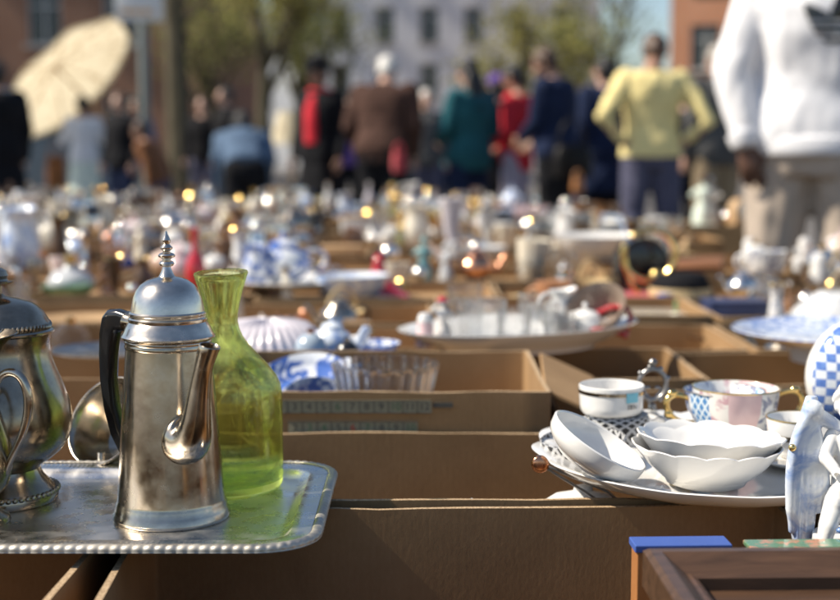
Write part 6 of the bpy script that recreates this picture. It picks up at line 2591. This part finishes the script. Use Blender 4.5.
# ================================================================== trees
def tree(u, Y, h, r0, crown, nleaf, leafmat, label, seed, spread=1.0, trunk_h=.35):
    rn = random.Random(seed)
    x = on_y(u, 155, Y).x
    e = empty('tree', (x, Y, 0), 0, 1, label, 'tree', 'trees around the square')
    t = B()
    tips = []

    def branch(p, d, ln, r, lev):
        pts = [p]
        q = p
        dd = d
        for i in range(5):
            dd = (dd + Vector((rn.uniform(-1, 1), rn.uniform(-1, 1), rn.uniform(-.4, .7))) * (.12 * (1 + lev * .4) if lev else .03)).normalized()
            q = q + dd * ln / 5
            pts.append(q)
        t.tube(pts, [r * (1 - .55 * i / 5) for i in range(6)], 9 if lev < 2 else 5)
        if lev >= 1:
            tips.extend(pts[2:])
        if lev < 4:
            for k in range((4, 4, 3, 3)[lev]):
                f = rn.uniform(.45, 1)
                st = pts[min(5, int(f * 5))]
                a = rn.uniform(0, 2 * PI)
                out_ = Vector((math.cos(a), math.sin(a), rn.uniform(.1, .9)))
                nd = (dd * .55 + out_ * .75 * spread).normalized()
                branch(st, nd, ln * rn.uniform(.5, .72), r * .5, lev + 1)
    branch(Vector((0, 0, 0)), Vector((0, 0, 1)), h * trunk_h, r0, 0)
    t.build('trunk', ['bark'], e)
    c = B()
    for i in range(int(nleaf * .22)):
        p = rn.choice(tips) + Vector((rn.gauss(0, 1), rn.gauss(0, 1), rn.gauss(0, 1))) * crown
        s = rn.uniform(.04, .085)
        a = Vector((rn.uniform(-1, 1), rn.uniform(-1, 1), rn.uniform(-1, 1))).normalized()
        bq = a.orthogonal().normalized()
        cc = a.cross(bq)
        c.v += [p - bq * s, p + cc * s * .5, p + bq * s, p - cc * s * .5]
        o = len(c.v) - 4
        c.f.append([o, o + 1, o + 2, o + 3])
        c.mi.append(0)
    c.build('crown', [leafmat], e, smooth=False)
    return e


tree(181, 21, 9.5, .23, .28, 9000, 'leaf_spring', 'slim tree with straight trunk and thin yellow-green leaves behind the sign post', 1, trunk_h=.5)
tree(262, 26, 10, .20, .32, 16000, 'leaf_spring', 'yellow-green leafing tree left of the pale building', 2, trunk_h=.32)
tree(312, 33, 11, .20, .36, 14000, 'leaf_green', 'olive green tree overlapping the edge of the pale building', 3, trunk_h=.30)
tree(520, 27, 8.5, .20, .30, 9000, 'leaf_spring', 'spreading bare-branched tree with sparse olive leaves in front of the pale building', 4, spread=1.3, trunk_h=.26)
tree(575, 38, 11, .20, .34, 9000, 'leaf_green', 'taller sparse tree beside the strip of open sky', 5, trunk_h=.3)
tree(612, 45, 12, .18, .22, 1800, 'leaf_spring', 'nearly bare thin tree against the strip of sky', 6, trunk_h=.4)
tree(215, 40, 13, .2, .36, 10000, 'leaf_green', 'distant tree between brick house and pale building', 7, trunk_h=.3)


# ================================================================== buildings
def house(name, label, u0, u1, Y, H, wallmat, wins, depth=14, yaw=0, sill=True, cornice=True, ground=3.4, roof='roof_slate', shutters=False, door_at=None):
    """front wall with real openings; wins = (column xs in metres from the left, window w, h, storey height, first sill)"""
    xa, xb = on_y(u0, 155, Y).x, on_y(u1, 155, Y).x
    W = xb - xa
    e = empty(name, (xa, Y, 0), yaw, 1, label, 'building')
    cols, ww, wh, sh, s0 = wins
    rects = []
    nst = int((H - s0 - wh) / sh) + 1
    for i in range(nst):
        for cx in cols:
            if cx + ww / 2 < W - .3 and cx - ww / 2 > .3:
                rects.append((cx - ww / 2, cx + ww / 2, s0 + i * sh, s0 + i * sh + wh))
    xs = sorted({0, W} | {r[0] for r in rects} | {r[1] for r in rects})
    zs = sorted({0, H} | {r[2] for r in rects} | {r[3] for r in rects})
    b = B()
    for i in range(len(xs) - 1):
        for j in range(len(zs) - 1):
            cx, cz = (xs[i] + xs[i + 1]) / 2, (zs[j] + zs[j + 1]) / 2
            if any(r[0] < cx < r[1] and r[2] < cz < r[3] for r in rects):
                continue
            b.add([(xs[i], 0, zs[j]), (xs[i + 1], 0, zs[j]), (xs[i + 1], 0, zs[j + 1]), (xs[i], 0, zs[j + 1])], [(0, 1, 2, 3)])
    dp = .28
    for (a, c, z0, z1) in rects:
        for q in ([(a, 0, z0), (c, 0, z0), (c, dp, z0), (a, dp, z0)], [(a, 0, z1), (c, 0, z1), (c, dp, z1), (a, dp, z1)], [(a, 0, z0), (a, 0, z1), (a, dp, z1), (a, dp, z0)], [(c, 0, z0), (c, 0, z1), (c, dp, z1), (c, dp, z0)]):
            b.add(q, [(0, 1, 2, 3)])
    b.add([(0, 0, 0), (0, depth, 0), (0, depth, H), (0, 0, H)], [(0, 1, 2, 3)])
    b.add([(W, 0, 0), (W, depth, 0), (W, depth, H), (W, 0, H)], [(0, 1, 2, 3)])
    b.add([(0, depth, 0), (W, depth, 0), (W, depth, H), (0, depth, H)], [(0, 1, 2, 3)])
    b.build('wall', [wallmat], e, smooth=False)
    first_ = None
    for (a, c, z0, z1) in rects:
        if first_ is None:
            b = B()
            w_, h_ = c - a, z1 - z0
            t = .07
            for cc, s in (((t / 2, 0, h_ / 2), (t, .08, h_)), ((w_ - t / 2, 0, h_ / 2), (t, .08, h_)), ((w_ / 2, 0, t / 2), (w_ - 2 * t, .08, t)), ((w_ / 2, 0, h_ - t / 2), (w_ - 2 * t, .08, t)), ((w_ / 2, 0, h_ * .68), (w_ - 2 * t, .075, .05)), ((w_ / 2, 0, h_ / 2), (.06, .07, h_ - 2 * t))):
                b.box(cc, s)
            w1 = b.build('window', ['window_frame'], e, smooth=False)
            g1 = B()
            g1.add([(0, .03, 0), (w_, .03, 0), (w_, .03, h_), (0, .03, h_)], [(0, 1, 2, 3)])
            p1 = g1.build('pane', ['dark_glass'], w1, smooth=False)
            s1 = B()
            s1.box((w_ / 2, -.22, -.05), (w_ + .2, .30, .10))
            q1_ = s1.build('sill', ['stone_trim'], w1, smooth=False)
            first_ = (w1, p1, q1_)
            w1.location = (a, .2, z0)
        else:
            w = first_[0].copy()
            COL.objects.link(w)
            w.parent = e
            w.location = (a, .2, z0)
            for ch in first_[1:]:
                d = ch.copy()
                COL.objects.link(d)
                d.parent = w
    if cornice:
        b = B()
        b.box((W / 2, -.18, H + .2), (W + .5, .6, .4))
        b.build('cornice', ['stone_trim'], e, smooth=False)
    b = B()
    b.rings([[Vector((-.1, -.1, H + .4)), Vector((W + .1, -.1, H + .4)), Vector((W + .1, depth + .1, H + .4)), Vector((-.1, depth + .1, H + .4))], [Vector((1.2, 3, H + 3.2)), Vector((W - 1.2, 3, H + 3.2)), Vector((W - 1.2, depth - 3, H + 3.2)), Vector((1.2, depth - 3, H + 3.2))]])
    b.build('roof', [roof], e, smooth=False)
    return e


house('brick_house', 'long brown brick house in shade at the left of the square', -140, 208, 42, 12.5, 'brick_brown', ([1.2 + 2.35 * i for i in range(9)], 1.05, 1.75, 3.3, 1.0))
house('pale_building', 'pale grey rendered apartment building across the square', 318, 598, 80, 19, 'stucco_grey', ([1.4 + 2.62 * i for i in range(8)], 1.15, 2.1, 3.3, .9), depth=16)
house('grey_house', 'grey house between the brick house and the pale building', 206, 322, 95, 8.2, 'stucco_grey', ([1.6 + 2.6 * i for i in range(4)], 1.15, 2.0, 3.3, .9), depth=12)
house('orange_brick_house', 'sunlit orange brick house at the right of the square', 668, 980, 58, 14, 'brick_orange', ([1.5 + 3.0 * i for i in range(5)], 1.25, 1.9, 3.4, 1.1), depth=14, yaw=R(-24))
